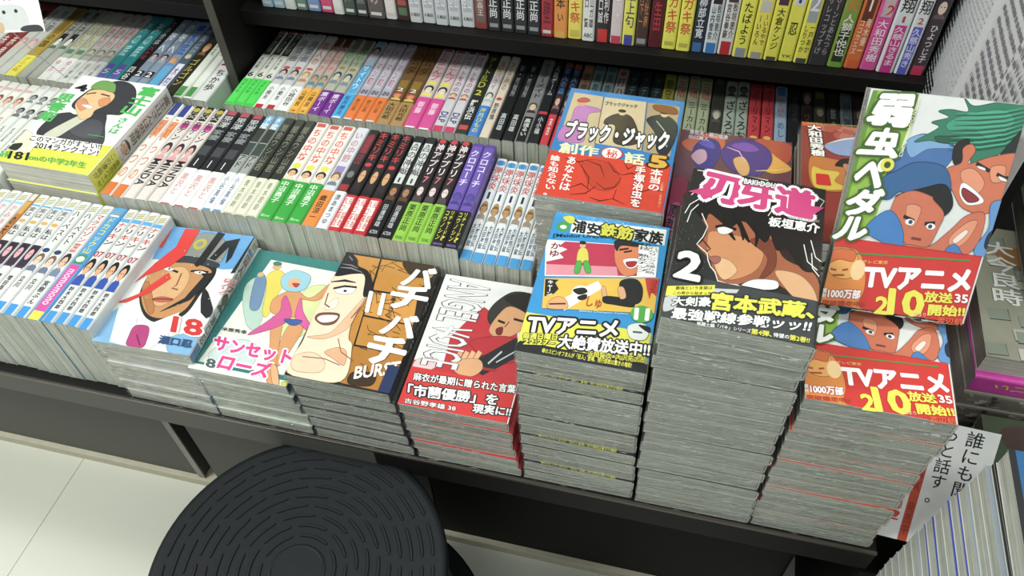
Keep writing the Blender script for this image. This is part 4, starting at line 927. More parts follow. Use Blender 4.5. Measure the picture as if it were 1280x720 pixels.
def cover_black_profile(P):  # F
    P.crop((820, 150), 3.79, [(165, 238), (808, 325), (768, 1072), (0, 905)])
    P.band('#2e2e2c', 0, 1)
    P.blob('#352420', (190, 420), (300, 330), (450, 320), (640, 380), (790, 480), (795, 700), (770, 860), (560, 780), (440, 560), (300, 470))
    P.blob('#a85f3c', (215, 430), (300, 450), (420, 480), (540, 520), (600, 640), (760, 720), (775, 860), (560, 760), (470, 740), (380, 760), (310, 770), (255, 700), (240, 650), (210, 620), (180, 585), (205, 560), (225, 510), (200, 460))
    P.blob('#cf8a58', (240, 520), (330, 530), (450, 560), (500, 620), (460, 700), (350, 740), (290, 720), (265, 670), (230, 620), (225, 580))
    P.blob('#dca878', (560, 700), (680, 720), (760, 800), (770, 900), (680, 850), (600, 770)); P.blob('#e0b080', (260, 640), (330, 650), (370, 700), (310, 740), (270, 700))
    P.blob('#7c3f28', (430, 560), (540, 560), (560, 680), (480, 740), (520, 640))
    P.blob('#201b1a', (160, 400), (260, 340), (420, 330), (560, 400), (520, 560), (470, 540), (400, 470), (330, 500), (240, 440), (215, 470))
    P.blob('#241d1b', (540, 470), (700, 450), (790, 520), (780, 680), (700, 700), (620, 600), (560, 600))
    for a in ([(300, 440), (330, 520), (360, 560)], [(380, 460), (410, 540), (430, 570)], [(450, 470), (470, 540), (460, 590)], [(340, 430), (390, 500), (400, 560)]): P.line('#1a1615', a, .016, True)
    P.blob('#e8e4dc', (275, 505), (310, 500), (350, 515), (320, 532), (285, 530)); P.line('#1a1615', [(265, 500), (310, 492), (365, 512)], .009)
    P.blob('#9c5c50', (232, 640), (275, 632), (290, 650), (262, 668)); P.line('#5a2c20', [(205, 560), (240, 600), (210, 615)], .005)
    for a in ([(200, 440), (228, 500), (205, 545), (175, 578), (200, 600), (225, 620), (228, 650), (240, 680), (262, 705), (275, 745), (320, 770), (368, 765), (380, 800)],
              [(120, 440), (145, 400), (200, 370), (250, 365)], [(130, 480), (150, 430), (185, 400)], [(735, 560), (760, 640), (790, 660)], [(700, 580), (720, 660), (770, 700)], [(740, 620), (745, 690), (780, 730)]):
        P.line('#dcd8d2', a, .0035)
    for a in ([(180, 250), (300, 262), (420, 258), (520, 290)], [(150, 360), (230, 300), (240, 270)], [(740, 350), (800, 380), (770, 420)], [(520, 450), (560, 400), (600, 420)]): P.line('#cfcac4', a, .0035)
    for ch, q in (('刃', [(225, 258), (385, 290), (365, 405), (200, 372)]), ('牙', [(385, 298), (560, 325), (548, 428), (372, 400)]), ('道', [(565, 312), (752, 345), (738, 465), (555, 432)])): P.T(ch, '#cc3c7c', q, .045, '#f0e6ea', .075)
    P.poly('#cc3c7c', [(135, 345), (240, 322), (250, 375)]); P.poly('#cc3c7c', [(700, 400), (800, 412), (720, 462)])
    P.T('BAKI-DOU', '#e8e6e4', [(405, 285), (555, 305), (550, 328), (402, 308)], .03, '#26221f', .06)
    P.T('板垣恵介', '#efefec', [(528, 455), (780, 487), (774, 532), (520, 497)], .03); P.T('KEISUKE ITAGAKI', '#9c9894', [(620, 452), (776, 470), (774, 482), (618, 464)], .01)
    P.T('2', '#ecebe8', [(95, 612), (202, 625), (180, 748), (68, 725)], .035, '#1c1a19', .05); P.oval('#ecebe8', (188, 738), .012, .008)
    P.blob('#d9dad8', (385, 775), (450, 745), (560, 752), (560, 790), (430, 790))
    for k in range(40): P.oval('#8c8c88', (random.uniform(60, 230), random.uniform(480, 800)), .003, .002, 6)
def band_black_profile(P):
    P.crop((815, 320), 5.69, px=[(864, 213), (1033, 236), (1023, 433), (820, 389)])
    P.blob('#b9bcbd', (60, 262), (150, 255), (140, 330), (60, 360), (45, 330)); P.poly('#b9bcbd', [(420, 205), (600, 215), (580, 240), (410, 235)])
    P.poly('#dcd620', [(75, 185), (425, 182), (410, 250), (65, 252)])
    P.T('最強という言葉は', '#26240f', [(140, 188), (407, 190), (403, 213), (138, 212)], .015); P.T('この男から始まった', '#26240f', [(122, 222), (400, 228), (395, 250), (118, 245)], .015)
    Y = '#d8d41c'; W_ = '#ecece8'; O = '#2a2c2e'
    P.T('大剣豪', W_, [(120, 262), (395, 266), (388, 332), (108, 320)], .025, O, .06); P.T('宮本武蔵、', Y, [(408, 232), (1172, 322), (1160, 432), (388, 352)], .04, O, .07)
    P.T('最強戦線参戦ッッ!!', W_, [(118, 333), (1155, 448), (1132, 524), (103, 410)], .026, O, .03)
    P.T('格闘士編「バキ」シリーズ', W_, [(290, 434), (690, 496), (686, 525), (286, 460)], .008); P.T('第4弾、', Y, [(692, 492), (848, 518), (842, 558), (686, 532)], .025, O, .04); P.T('待望の', W_, [(858, 525), (978, 545), (975, 577), (855, 555)], .015, O, .04); P.T('第2巻!!', Y, [(982, 543), (1137, 570), (1130, 610), (978, 582)], .025, O, .04)
def cover_big(P, quad):    # the propped cover and the one under it share this design
    P.crop((1020, 100), 4.5, px=quad)
    P.band('#dcdedd', 0, 1)
    P.poly('#8cb81e', [(318, 60), (592, 98), (465, 470), (300, 900), (40, 900)])
    P.poly('#5f8f14', [(318, 60), (345, 64), (120, 900), (40, 900)])
    P.blob('#3f6fae', (500, 400), (620, 340), (800, 430), (720, 560), (640, 520), (480, 560), (400, 560))
    P.blob('#77a4d4', (520, 370), (640, 345), (780, 430), (640, 430), (540, 470))
    P.blob('#1b7a5c', (660, 275), (760, 255), (700, 215), (770, 210), (870, 230), (850, 150), (900, 200), (1000, 195), (1120, 180), (1240, 230), (1230, 420), (1060, 480), (900, 560), (880, 480), (850, 420), (720, 400), (650, 380), (560, 380), (700, 310))
    P.blob('#2c9c78', (760, 280), (900, 240), (1080, 240), (1130, 320), (1000, 400), (900, 340), (760, 330)); P.blob('#14553f', (680, 360), (800, 370), (900, 400), (850, 410), (720, 400))
    for k in range(16):
        y = 235 + 12 * k; P.line('#12503c' if k % 2 else '#3aac86', [(1230 - 4 * k, y), (1080, y + 14 + k), (940, y + 10 + 2 * k), (800 - 3 * k, y + 2 * k)], .0035, True)
    P.blob('#1f2a26', (1060, 480), (1180, 360), (1240, 400), (1190, 560), (1120, 600), (1090, 540), (1000, 560)); P.blob('#241f1e', (800, 410), (880, 400), (820, 540), (780, 500))
    P.blob('#cb6a48', (840, 440), (890, 420), (910, 460), (870, 530), (1000, 500), (1160, 500), (1150, 640), (1060, 760), (960, 820), (840, 780), (790, 700), (740, 560), (830, 520))
    P.blob('#dd8a66', (830, 570), (900, 560), (960, 640), (920, 700), (840, 640)); P.blob('#dd8a66', (1000, 560), (1080, 560), (1060, 640), (1000, 640))
    P.blob('#f0ece6', (830, 640), (870, 650), (950, 730), (940, 760), (860, 760), (820, 700)); P.blob('#8a2c34', (845, 665), (930, 735), (870, 748), (832, 700))
    P.line('#221c1a', [(915, 530), (960, 560), (990, 580)], .008); P.line('#221c1a', [(1030, 600), (1070, 625), (1110, 630)], .008); P.blob('#f0ece6', (920, 545), (960, 560), (965, 575), (930, 562)); P.blob('#f0ece6', (1040, 612), (1080, 632), (1085, 646), (1050, 635))
    P.blob('#2f5f92', (300, 620), (400, 560), (460, 540), (560, 500), (700, 520), (760, 580), (760, 700), (640, 680), (560, 700), (480, 660), (400, 700), (240, 640))
    P.blob('#1f1d20', (460, 680), (600, 650), (740, 640), (780, 760), (700, 820), (560, 740), (480, 720))
    P.blob('#c8694a', (470, 680), (560, 660), (660, 700), (670, 720), (730, 800), (700, 880), (640, 980), (560, 990), (500, 940), (470, 860), (420, 800), (440, 720))
    P.blob('#d98a66', (520, 740), (600, 760), (560, 860), (520, 840)); P.line('#221c1a', [(500, 800), (560, 830)], .008); P.line('#221c1a', [(620, 850), (680, 850)], .008); P.oval('#e8e6e2', (535, 835), .03, .014); P.oval('#e8e6e2', (655, 868), .03, .014); P.oval('#2a4a6a', (540, 835), .014, .010); P.oval('#2a4a6a', (652, 868), .014, .010); P.line('#7c3424', [(545, 925), (600, 938)], .006)
    P.blob('#c8694a', (640, 980), (760, 900), (860, 820), (960, 820), (920, 980), (820, 1060), (700, 1100), (520, 1080), (440, 1000), (520, 960))
    P.blob('#dd8a66', (760, 940), (860, 860), (920, 860), (860, 960), (780, 1000)); P.blob('#e6cfc4', (780, 950), (850, 900), (862, 920), (800, 970))
    P.blob('#3c78ba', (280, 860), (420, 760), (500, 900), (460, 1060), (360, 1120), (260, 1080), (380, 1040), (400, 960))
    P.blob('#3c78ba', (740, 1000), (800, 980), (860, 1080), (940, 1100), (900, 1180), (760, 1120), (720, 1080)); P.blob('#dfe6ec', (760, 1090), (860, 1110), (840, 1150), (770, 1130))
    P.blob('#5a8cc4', (1000, 760), (1120, 740), (1180, 640), (1240, 600), (1180, 900), (1080, 1080), (940, 1090), (900, 1010), (980, 900)); P.blob('#1f2c44', (980, 930), (1060, 900), (1050, 1010), (960, 1010)); P.line('#b83c5c', [(1050, 830), (1090, 850), (1080, 880), (1130, 900)], .008)
    P.poly('#e4e6e2', [(1130, 980), (1120, 1180), (950, 1130)]); P.blob('#c8694a', (880, 1060), (960, 1060), (980, 1120), (900, 1130))
    for ch, q in (('弱', [(365, 90), (556, 112), (520, 290), (275, 250)]), ('虫', [(325, 282), (480, 306), (450, 462), (222, 426)]), ('ペ', [(262, 450), (420, 478), (352, 632), (198, 600)]), ('ダ', [(205, 620), (388, 645), (346, 792), (148, 762)]), ('ル', [(158, 780), (300, 798), (272, 920), (92, 892)])): P.T(ch, '#eeeeec', q, .05, '#3c5c10', .07)
    P.oval('#d8d026', (402, 500), .045, .030); P.oval('#3c4a1c', (402, 500), .022, .015)
    P.T('SHONEN CHAMPION COMICS', '#dce8a8', [(578, 120), (594, 124), (486, 462), (466, 456)], .008, turn=True)
def band_big(P, quad):
    P.crop((1000, 300), 4.0, px=quad)
    P.blob('#e08428', (90, 60), (140, 40), (280, 60), (330, 150), (330, 260), (300, 340), (370, 380), (240, 370), (80, 330))
    P.blob('#e9a44a', (150, 60), (240, 50), (290, 90), (280, 190), (200, 200), (140, 150)); P.blob('#d4662c', (135, 70), (200, 52), (280, 70), (270, 120), (200, 105), (140, 120)); P.oval('#f0c88c', (295, 165), .05, .05); P.line('#a84418', [(155, 150), (185, 158)], .005); P.line('#a84418', [(215, 160), (245, 158)], .005); P.line('#a84418', [(165, 182), (225, 185)], .005)
    P.poly('#3c8c3c', [(290, 78), (860, 150), (856, 158), (290, 86)])
    Y = '#e4dc20'; W_ = '#f2efee'
    P.T('テレビ東京', '#e6a83c', [(322, 115), (448, 128), (446, 146), (318, 133)], .02)
    P.T('TVアニメ', W_, [(338, 146), (868, 202), (852, 306), (322, 250)], .045)
    P.V('累計', W_, [(118, 243), (141, 246), (136, 293), (112, 289)], .012); P.T('1000万部', W_, [(148, 245), (312, 265), (306, 307), (142, 292)], .035, '#b83c1c', .06); P.T('突破爆走中!!', '#b83c1c', [(118, 300), (334, 322), (330, 347), (114, 325)], .025)
    P.T('2', Y, [(392, 300), (452, 308), (442, 390), (380, 380)], .028); P.T('10', Y, [(460, 266), (630, 292), (620, 410), (448, 388)], .034); P.T('放送', Y, [(635, 288), (772, 308), (768, 354), (630, 340)], .035); P.T('開始!!', Y, [(655, 352), (834, 375), (829, 422), (648, 405)], .035)
    P.T('35', W_, [(785, 310), (848, 319), (845, 358), (782, 350)], .025); P.T('日より', '#f0c0a0', [(585, 388), (640, 394), (638, 412), (582, 408)], .01); P.T('渡辺航', '#d85a2c', [(695, 415), (823, 431), (818, 463), (690, 448)], .02)
def cover_secret(P):       # BJ
    P.crop((660, 105), 4.0, [(225, 30), (792, 108), (680, 668), (20, 560)])
    P.band('#2b86cc', 0, 1)
    P.poly('#cdb78e', [(240, 52), (385, 75), (330, 330), (150, 290)]); P.poly('#d4c096', [(392, 78), (600, 105), (570, 345), (335, 305)]); P.poly('#b39c78', [(608, 108), (770, 132), (715, 378), (580, 350)])
    P.line('#7c6a4c', [(388, 76), (335, 310)], .004); P.line('#7c6a4c', [(605, 106), (572, 348)], .004)
    P.blob('#c07cc0', (240, 130), (290, 118), (360, 135), (365, 150), (310, 160), (290, 230), (270, 300), (150, 285), (165, 230), (215, 190)); P.oval('#dba27c', (275, 108), .04, .026); P.blob('#c0483c', (255, 88), (290, 78), (318, 92), (300, 102), (262, 100))
    P.blob('#4a4038', (400, 180), (460, 160), (520, 175), (550, 230), (560, 300), (500, 320), (430, 300), (440, 220), (385, 210)); P.oval('#d8bc96', (478, 160), .03, .02); P.oval('#26221f', (478, 148), .034, .016)
    P.blob('#2c3440', (600, 190), (680, 170), (740, 200), (755, 260), (700, 370), (650, 350), (640, 260)); P.oval('#dcb890', (690, 172), .03, .02); P.oval('#1e1c1e', (690, 158), .04, .02)
    P.line('#b8bcc0', [(650, 200), (690, 250), (700, 330)], .004); P.blob('#8a4c28', (640, 120), (740, 135), (750, 170), (650, 150)); P.T('ブラックジャック', '#3c342c', [(395, 98), (556, 118), (552, 136), (392, 118)], .02)
    P.T('ブラック・ジャック', '#f0f0ee', [(205, 190), (718, 256), (698, 350), (182, 275)], .04, '#33302c', .07)
    P.T('創作', '#dcdcae', [(160, 298), (356, 328), (346, 376), (150, 350)], .03); P.oval('#d0362c', (420, 360), .092, .058); P.oval('#f0e8e0', (420, 360), .08, .05); P.T('秘', '#d0362c', [(396, 338), (452, 346), (447, 386), (390, 376)], .008)
    P.T('話', '#dcdcae', [(490, 353), (588, 370), (582, 424), (482, 407)], .03); P.T('5', '#dca42a', [(625, 372), (697, 382), (690, 440), (612, 428)], .05, '#3c2c14', .07)
def band_secret(P):
    P.crop((660, 105), 4.0, [(225, 30), (792, 108), (680, 668), (20, 560)])
    D = '#5c1a10'
    P.blob('#c23a1c', (270, 400), (340, 390), (420, 420), (460, 500), (400, 545), (320, 530), (280, 460))
    for a in ([(250, 400), (300, 480), (290, 540)], [(290, 390), (360, 420), (380, 480)], [(330, 500), (380, 540), (430, 530), (470, 480)], [(400, 400), (430, 450), (470, 470)], [(340, 520), (280, 560), (200, 565)], [(440, 540), (420, 590), (480, 620)],
              [(470, 470), (520, 460), (560, 480)], [(180, 380), (250, 400), (300, 390)], [(560, 560), (620, 540), (680, 560)], [(420, 590), (350, 600), (300, 580)], [(200, 530), (260, 510), (300, 540)], [(480, 400), (500, 440), (540, 420)]):
        P.line(D, a, .0045, True)
    W_ = '#f2ece8'
    P.V('あなたは', W_, [(196, 368), (245, 376), (198, 552), (138, 542)], .018); P.V('誰も知らない。', W_, [(110, 363), (160, 371), (118, 578), (60, 566)], .018)
    P.V('本当の', W_, [(618, 438), (682, 448), (658, 560), (596, 548)], .02); P.V('手塚治虫を', W_, [(540, 425), (596, 433), (562, 642), (502, 632)], .02, '#b83a1c', .05); P.V('上田薫・吉本浩二', '#f0b090', [(668, 508), (684, 510), (664, 640), (648, 638)], .005)
def cover_capped_hair(P):  # L
    P.crop((0, 80), 4.0, [(390, 22), (830, 95), (420, 545), (-20, 455)])
    P.band('#e9eae8', 0, 1)
    P.blob('#3c3c42', (460, 90), (570, 58), (640, 75), (668, 120), (650, 190), (590, 240), (530, 240), (440, 240), (335, 190), (400, 120))
    P.blob('#3a3a40', (165, 330), (240, 240), (320, 222), (360, 235), (500, 230), (505, 300), (480, 400), (300, 360))
    P.blob('#4c4c54', (330, 300), (450, 260), (500, 300), (460, 360), (360, 345))
    P.blob('#c9c9b4', (200, 335), (330, 260), (420, 225), (440, 240), (330, 310), (260, 350))
    P.blob('#e8bc86', (400, 130), (440, 105), (520, 110), (556, 140), (520, 185), (455, 215), (430, 250), (380, 260), (360, 220), (355, 175))
    P.blob('#dd9160', (360, 165), (400, 150), (420, 190), (380, 215)); P.blob('#dd9160', (475, 160), (530, 150), (520, 185), (480, 195)); P.blob('#f0eee6', (385, 185), (420, 185), (445, 200), (420, 205)); P.line('#5c3c28', [(410, 128), (440, 122), (460, 122)], .007); P.line('#5c3c28', [(485, 128), (530, 142)], .007)
    P.blob('#6fa04c', (440, 80), (490, 55), (555, 70), (560, 110), (545, 122), (490, 105), (440, 100))
    P.T('4', '#26262a', [(365, 72), (418, 78), (402, 113), (346, 105)], .04)
    G = '#3cb84c'
    P.V('思春期', G, [(278, 116), (364, 128), (232, 274), (160, 256)], .03); P.V('富士山', G, [(705, 90), (805, 108), (668, 258), (568, 232)], .035); P.V('さんは', G, [(578, 256), (636, 262), (562, 348), (512, 336)], .018)
    P.rect(G, (420, 340), (500, 358))
def band_capped_hair(P):
    P.crop((0, 80), 4.0, [(390, 22), (830, 95), (420, 545), (-20, 455)])
    P.blob('#e8e4c0', (60, 310), (150, 330), (140, 420), (30, 400)); P.blob('#33342c', (20, 385), (100, 375), (70, 410)); P.poly('#f0f0ea', [(140, 330), (490, 395), (470, 450), (150, 395)])
    P.T('このマンガがすごい!!', '#26262a', [(142, 335), (492, 392), (484, 422), (132, 362)], .02); P.T('2014ランクイン!', '#26262a', [(168, 370), (477, 422), (468, 452), (155, 400)], .02)
    P.T('身長', '#3cb84c', [(0, 408), (40, 413), (36, 445), (-8, 438)], .02); P.T('181', '#26262a', [(46, 412), (137, 424), (126, 460), (34, 448)], .025); P.T('cmの中学2年生', '#4cb03c', [(138, 430), (417, 482), (408, 512), (130, 458)], .02)

# ================================================================= STACKS
def stack(n, t, base, top, W, L, z0, protos, desc, group, pg=PG, rz_top=0., turn_from=0, jit=.0015, wrap=True, lie=.0):
    """n books laid flat on each other; base and top are the front-left corners of the lowest and the uppermost book.
    protos: list of (function making a book, which levels); desc: words naming the pile"""
    made = {}
    for i in range(n):
        f = i / (n - 1) if n > 1 else 1
        key = protos(i, n)
        if key not in made:
            made[key] = key(); o = made[key]
        else: o = copy_tree(made[key])
        j = 0 if i == n - 1 else 1
        for ch in o.children:
            if ch.name.startswith('shrink_film'): ch.data = film_mesh(W, L, t, i % 4)
        fr_ = max(0, (i - turn_from) / max(1, n - 1 - turn_from)) if i >= turn_from else 0
        pose(o, (base[0] + (top[0] - base[0]) * f + random.uniform(-jit, jit) * j, base[1] + (top[1] - base[1]) * f + random.uniform(0, jit) * j + lie * j * (i % 3), z0 + .0004 + i * (t + .0008)), M_FLAT, rz_top * fr_ + random.uniform(-.006, .006) * j)
        k = n - 1 - i
        if k == 0: lab = f'{desc[0]}'
        elif i == 0: lab = f'lowest book of the pile under the {desc[1]}'
        else: lab = f'{ORD[k]} book down in the pile under the {desc[1]}'
        tag(o, lab, 'book', group)
H = lambda n, t: n * (t + .0008)
CF = lambda f, q: (lambda P: f(P, q))

def A_top(): return make_book(.113, .176, .0158, '#e4e6e6', SP(('b', '#2f78c0', 0, .11), ('t', '瀬口忍', '#26262a', .12, .34, .6), ('p', '#8a6a4c', '#3a3430', '#5c5248', .36, .52), ('t', '囚人リク', '#c02c30', .52, .86, .62, '#3c3c40'), ('b', '#3c97cc', .87, .90), ('g', '#b8b01c', .92, .98)), cover_cap, None, '#d0cfc4', True)
def A_low(): return make_book(.113, .176, .0158, '#c9ccd0', SP(('b', '#2f78c0', 0, .11), ('t', '瀬口忍', '#26262a', .12, .34, .6), ('p', '#8a6a4c', '#3a3430', '#5c5248', .36, .52), ('t', '囚人リク', '#c02c30', .52, .86, .62, '#3c3c40'), ('g', '#b8b01c', .92, .98)), None, None, '#d0cfc4', True)
stack(6, .0158, (.0015, .001), (-.0060, .006), .113, .176, 0, lambda i, n: A_top if i == n - 1 else A_low, ('uppermost book, cover of a capped man striped red and black', 'capped man cover'), 'pile under the capped man cover', rz_top=.042, turn_from=3)
def B_top(): return make_book(.113, .176, .0158, '#1c7c7a', SP(('b', '#26345c', 0, .1), ('t', 'サンセット', '#dc3c8c', .3, .9, .6)), cover_pink_title, None, '#cccdc2', True)
def B_low(): return make_book(.113, .176, .0158, '#c4d2c6', SP(('b', '#26345c', 0, .5)), None, None, '#cccdc2', True)
stack(5, .0158, (.1175, .001), (.1020, .006), .113, .176, 0, lambda i, n: B_top if i == n - 1 else B_low, ('uppermost book, teal framed cover with big pink katakana title', 'teal framed cover'), 'pile under the teal framed cover')
def C_top(): return make_book(.113, .176, .0158, '#2b2726', SP(('b', '#26345c', 0, .15), ('t', 'バチバチ', '#e4e4e4', .3, .9, .6)), cover_topknot, None, '#c4c6bb', True)
def C_low(): return make_book(.113, .176, .0158, '#3c3a38', SP(('b', '#26345c', 0, .15)), None, None, '#c4c6bb', True)
stack(6, .0158, (.2335, .001), (.2155, .010), .113, .176, 0, lambda i, n: C_top if i == n - 1 else C_low, ('uppermost book, ochre cover with topknot face and white katakana', 'topknot face cover'), 'pile under the topknot face cover')
def D_top(): return make_book(.113, .176, .0150, '#d4d4d6', SP(('t', 'エンゼル', '#b8242c', .4, .9, .6)), cover_red_soccer, ('#cf2c2c', .262, None, band_red_soccer), '#c2c4ba', True)
def D_low(): return make_book(.113, .176, .0150, '#c9c4c4', SP(('b', '#b8242c', .3, .9)), None, ('#c42c30', .262), '#c2c4ba', True)
stack(6, .0150, (.3500, .001), (.3390, .005), .113, .176, 0, lambda i, n: D_top if i == n - 1 else D_low, ('uppermost book, red and white cover of a shouting player', 'shouting player cover'), 'pile under the shouting player cover', rz_top=.012)
def E_top(): return make_book(.113, .176, .0156, '#2496d8', SP(('b', '#26262a', 0, .3)), cover_blue_panels, ('#d9d41f', .248, None, band_blue_panels), '#c0c2b9', True)
def E_low(): return make_book(.113, .176, .0156, '#2c6f9c', SP(('b', '#26262a', 0, .3)), None, ('#3a3c2a', .248), '#c0c2b9', True)
def E_strip():
    return make_book(.113, .176, .0156, '#2c6f9c', None, None, ('#26262a', .248, None, lambda P: P.text('噂のスピンオフまんが「狂人」登場、発行部数は驚きの増刷!', '#d8d428', (.16, .022), (.84, .003), .02)), '#c0c2b9', True)
stack(13, .0156, (.4660, .001), (.4615, .0095), .113, .176, 0, lambda i, n: E_top if i == n - 1 else (E_strip if i % 3 == 1 else E_low), ('uppermost book, blue cover with comic panels and yellow band', 'blue comic panel cover'), 'pile under the blue comic panel cover', lie=.0012)
def F_top(): return make_book(.113, .176, .0156, '#2a2a28', None, cover_black_profile, ('#3f4244', .262, None, band_black_profile), '#b9bbb2', True)
def F_low(): return make_book(.113, .176, .0156, '#3a302e', SP(('b', '#7c3a2c', .2, .6)), None, ('#3f4244', .262), '#b9bbb2', True)
stack(18, .0156, (.5830, .001), (.5775, .006), .113, .176, 0, lambda i, n: F_top if i == n - 1 else F_low, ('uppermost book, black cover of a profile under magenta title', 'black profile cover'), 'pile under the black profile cover', rz_top=-.052, turn_from=14)
GQ = [(1036, 320), (1222, 352), (1207, 540), (1002, 497)]
def G_low(): return make_book(.113, .176, .0156, '#b84a2c', SP(('b', '#3c78ba', .3, .9)), None, ('#cc4a28', .30), '#b9bbb2', True)
def G_top(): return make_book(.113, .176, .0156, '#dcdedd', SP(('b', '#8cb81e', .3, .9)), lambda P: cover_big(P, _bigquad), ('#cf2a22', .33, None, lambda P: band_big(P, _bigquad)), '#b9bbb2', True)
_bigquad = [(1088, 111), (1291, 150), (1207, 415), (1027, 379)]
stack(14, .0156, (.6990, .001), (.6985, .002), .113, .176, 0, lambda i, n: G_top if i == n - 1 else G_low, ('uppermost flat book with red orange band, beneath the propped one', 'red orange banded cover'), 'pile under the propped book')

# the same title propped up at a steep slope on that pile, against a wire easel
o = make_book(.113, .176, .0158, '#dcdedd', SP(('b', '#8cb81e', .3, .9)), lambda P: cover_big(P, _bigquad), ('#cf2a22', .33, None, lambda P: band_big(P, _bigquad)), '#b9bbb2', True)
pose(o, (.7065, .1035, .2375), M_FLAT, rx=math.radians(59), ry=math.radians(1.5))
tag(o, 'propped white and lime cover with green hair art, leaning on its pile', 'book')
es = empty('book_easel', (.76, .12, .2335)); tag(es, 'small black wire easel hidden behind the propped green hair cover', 'book stand')
wm = plain('black_wire', '#1b1b1c', .35, .8)
b = MB()
th = math.radians(59); n_ = Vector((0, -math.sin(th), math.cos(th))); d_ = Vector((0, math.cos(th), math.sin(th)))
for sx in (-.035, .035): b.tube([(sx, .022 - .004, .003), (sx, .022 + .13 * d_.y * .9, .003 + .13 * d_.z * .98)], .0014, wm)
o = b.obj('back_wire', es)
b = MB()
for sx in (-.035, .035): b.tube([(sx, .018, .0026), (sx * .9, .050, .0026)], .0014, wm)
b.tube([(-.0315, .050, .0026), (.0315, .050, .0026)], .0014, wm); b.obj('foot_wire', es)

# second row stacks
def J_top(): return make_book(.128, .182, .0180, '#2b86cc', SP(('b', '#d0362c', 0, .35)), cover_secret, ('#d63c20', .385, None, band_secret), '#c4c6bd', True)
def J_low(): return make_book(.128, .182, .0180, '#7c9cc0', None, None, ('#c8402c', .385), '#c4c6bd', True)
stack(12, .0180, (.4400, .1905), (.4385, .1925), .128, .182, 0, lambda i, n: J_top if i == n - 1 else J_low, ('uppermost book, blue cover over a vermilion band of handwriting', 'blue and vermilion cover'), 'pile under the blue and vermilion cover', rz_top=-.012, turn_from=6, jit=.001)
def cover_purple(P):
    P.crop((820, 150), 3.79, [(115, 50), (665, 100), (640, 640), (30, 560)])
    P.band('#6c3a4c', 0, 1)
    P.blob('#c8603c', (120, 110), (240, 70), (330, 90), (300, 160), (180, 160)); P.blob('#b84a34', (480, 90), (660, 110), (640, 200), (540, 180)); P.blob('#e0a03c', (500, 120), (600, 180), (660, 230), (560, 250), (480, 200))
    P.blob('#3a2c8c', (170, 150), (220, 95), (290, 100), (310, 150), (280, 220), (230, 240), (180, 215)); P.blob('#c89ab4', (165, 175), (200, 145), (235, 150), (240, 190), (205, 215), (180, 200)); P.blob('#5c4cb8', (200, 110), (260, 100), (280, 140), (230, 130))
    P.blob('#4c2c8c', (310, 150), (380, 95), (470, 95), (550, 140), (560, 200), (500, 260), (400, 260), (330, 210)); P.blob('#7c4cb4', (360, 120), (440, 105), (500, 140), (430, 150)); P.blob('#dca468', (370, 190), (420, 175), (450, 220), (440, 260), (400, 255))
    P.line('#e4a8d8', [(340, 130), (400, 150), (430, 200)], .006, True); P.line('#e0c85c', [(480, 240), (580, 235), (660, 225)], .006, True); P.blob('#8c2c4c', (60, 300), (140, 280), (150, 400), (60, 420)); P.blob('#a04878', (50, 420), (110, 400), (100, 520), (50, 520))
    P.T('原哲夫・堀江信彦', '#d8d4dc', [(160, 50), (347, 75), (344, 96), (158, 72)], .01); P.T('出口真人', '#d8d4dc', [(155, 75), (252, 88), (250, 106), (152, 92)], .01); P.V('原哲', '#26202a', [(62, 400), (118, 410), (92, 545), (34, 532)], .02)
def K_top(): return make_book(.122, .176, .0168, '#5c2c3c', None, cover_purple, None, '#b9bbb2', True)
def K_low(): return make_book(.122, .176, .0168, '#5c2c3c', None, None, None, '#b9bbb2', False)
stack(11, .0168, (.5695, .1900), (.5695, .1900), .122, .176, 0, lambda i, n: K_top if i == n - 1 else K_low, ('uppermost book, purple and crimson fiery cover behind the black one', 'purple crimson cover'), 'pile under the purple crimson cover', jit=.0006)
def cover_red(P):
    P.crop((940, 120), 6.0, px=[(1010, 139), (1140, 157), (1130, 330), (985, 310)])
    P.band('#9a3c30', 0, 1); P.band('#d8662a', .965, 1)
    P.T('COMICS COMICS COMICS', '#e4c43c', [(452, 119), (780, 141), (779, 152), (451, 130)], .0)
    for k in range(14): P.oval('#c87858' if k % 2 else '#b85844', (random.uniform(560, 800), random.uniform(150, 260)), .05, .035, 10)
    P.blob('#8ca8d4', (540, 320), (640, 270), (810, 240), (790, 390), (640, 410), (560, 370)); P.blob('#dfe0e6', (540, 318), (660, 262), (810, 238), (810, 248), (660, 280))
    P.blob('#cc7a2c', (430, 430), (560, 440), (700, 500), (680, 700), (420, 700)); P.blob('#e0c02c', (430, 520), (500, 540), (600, 560), (560, 640), (640, 700), (430, 700))
    P.blob('#26201f', (580, 500), (640, 440), (740, 450), (720, 560), (640, 600), (640, 520)); P.blob('#c08058', (630, 500), (665, 490), (690, 580), (660, 610)); P.blob('#7c4a30', (700, 380), (780, 400), (740, 440))
    P.V('大和田秀樹', '#f0f0ec', [(448, 143), (540, 150), (530, 428), (438, 420)], .03, '#4c201c', .06); P.T('1', '#d0281f', [(462, 580), (512, 585), (512, 674), (455, 670)], .04)
def N_top(): return make_book(.128, .182, .0173, '#a8443a', None, cover_red, None, '#9a8a80', True)
def N_low(): return make_book(.128, .182, .0173, '#a8443a', None, None, None, '#9a8a80', False)
stack(12, .0173, (.6960, .1925), (.6965, .1925), .128, .182, 0, lambda i, n: N_top if i == n - 1 else N_low, ('uppermost book, rust cover with numeral one, left of propped book', 'rust coloured cover'), 'pile under the rust coloured cover', jit=.0006)
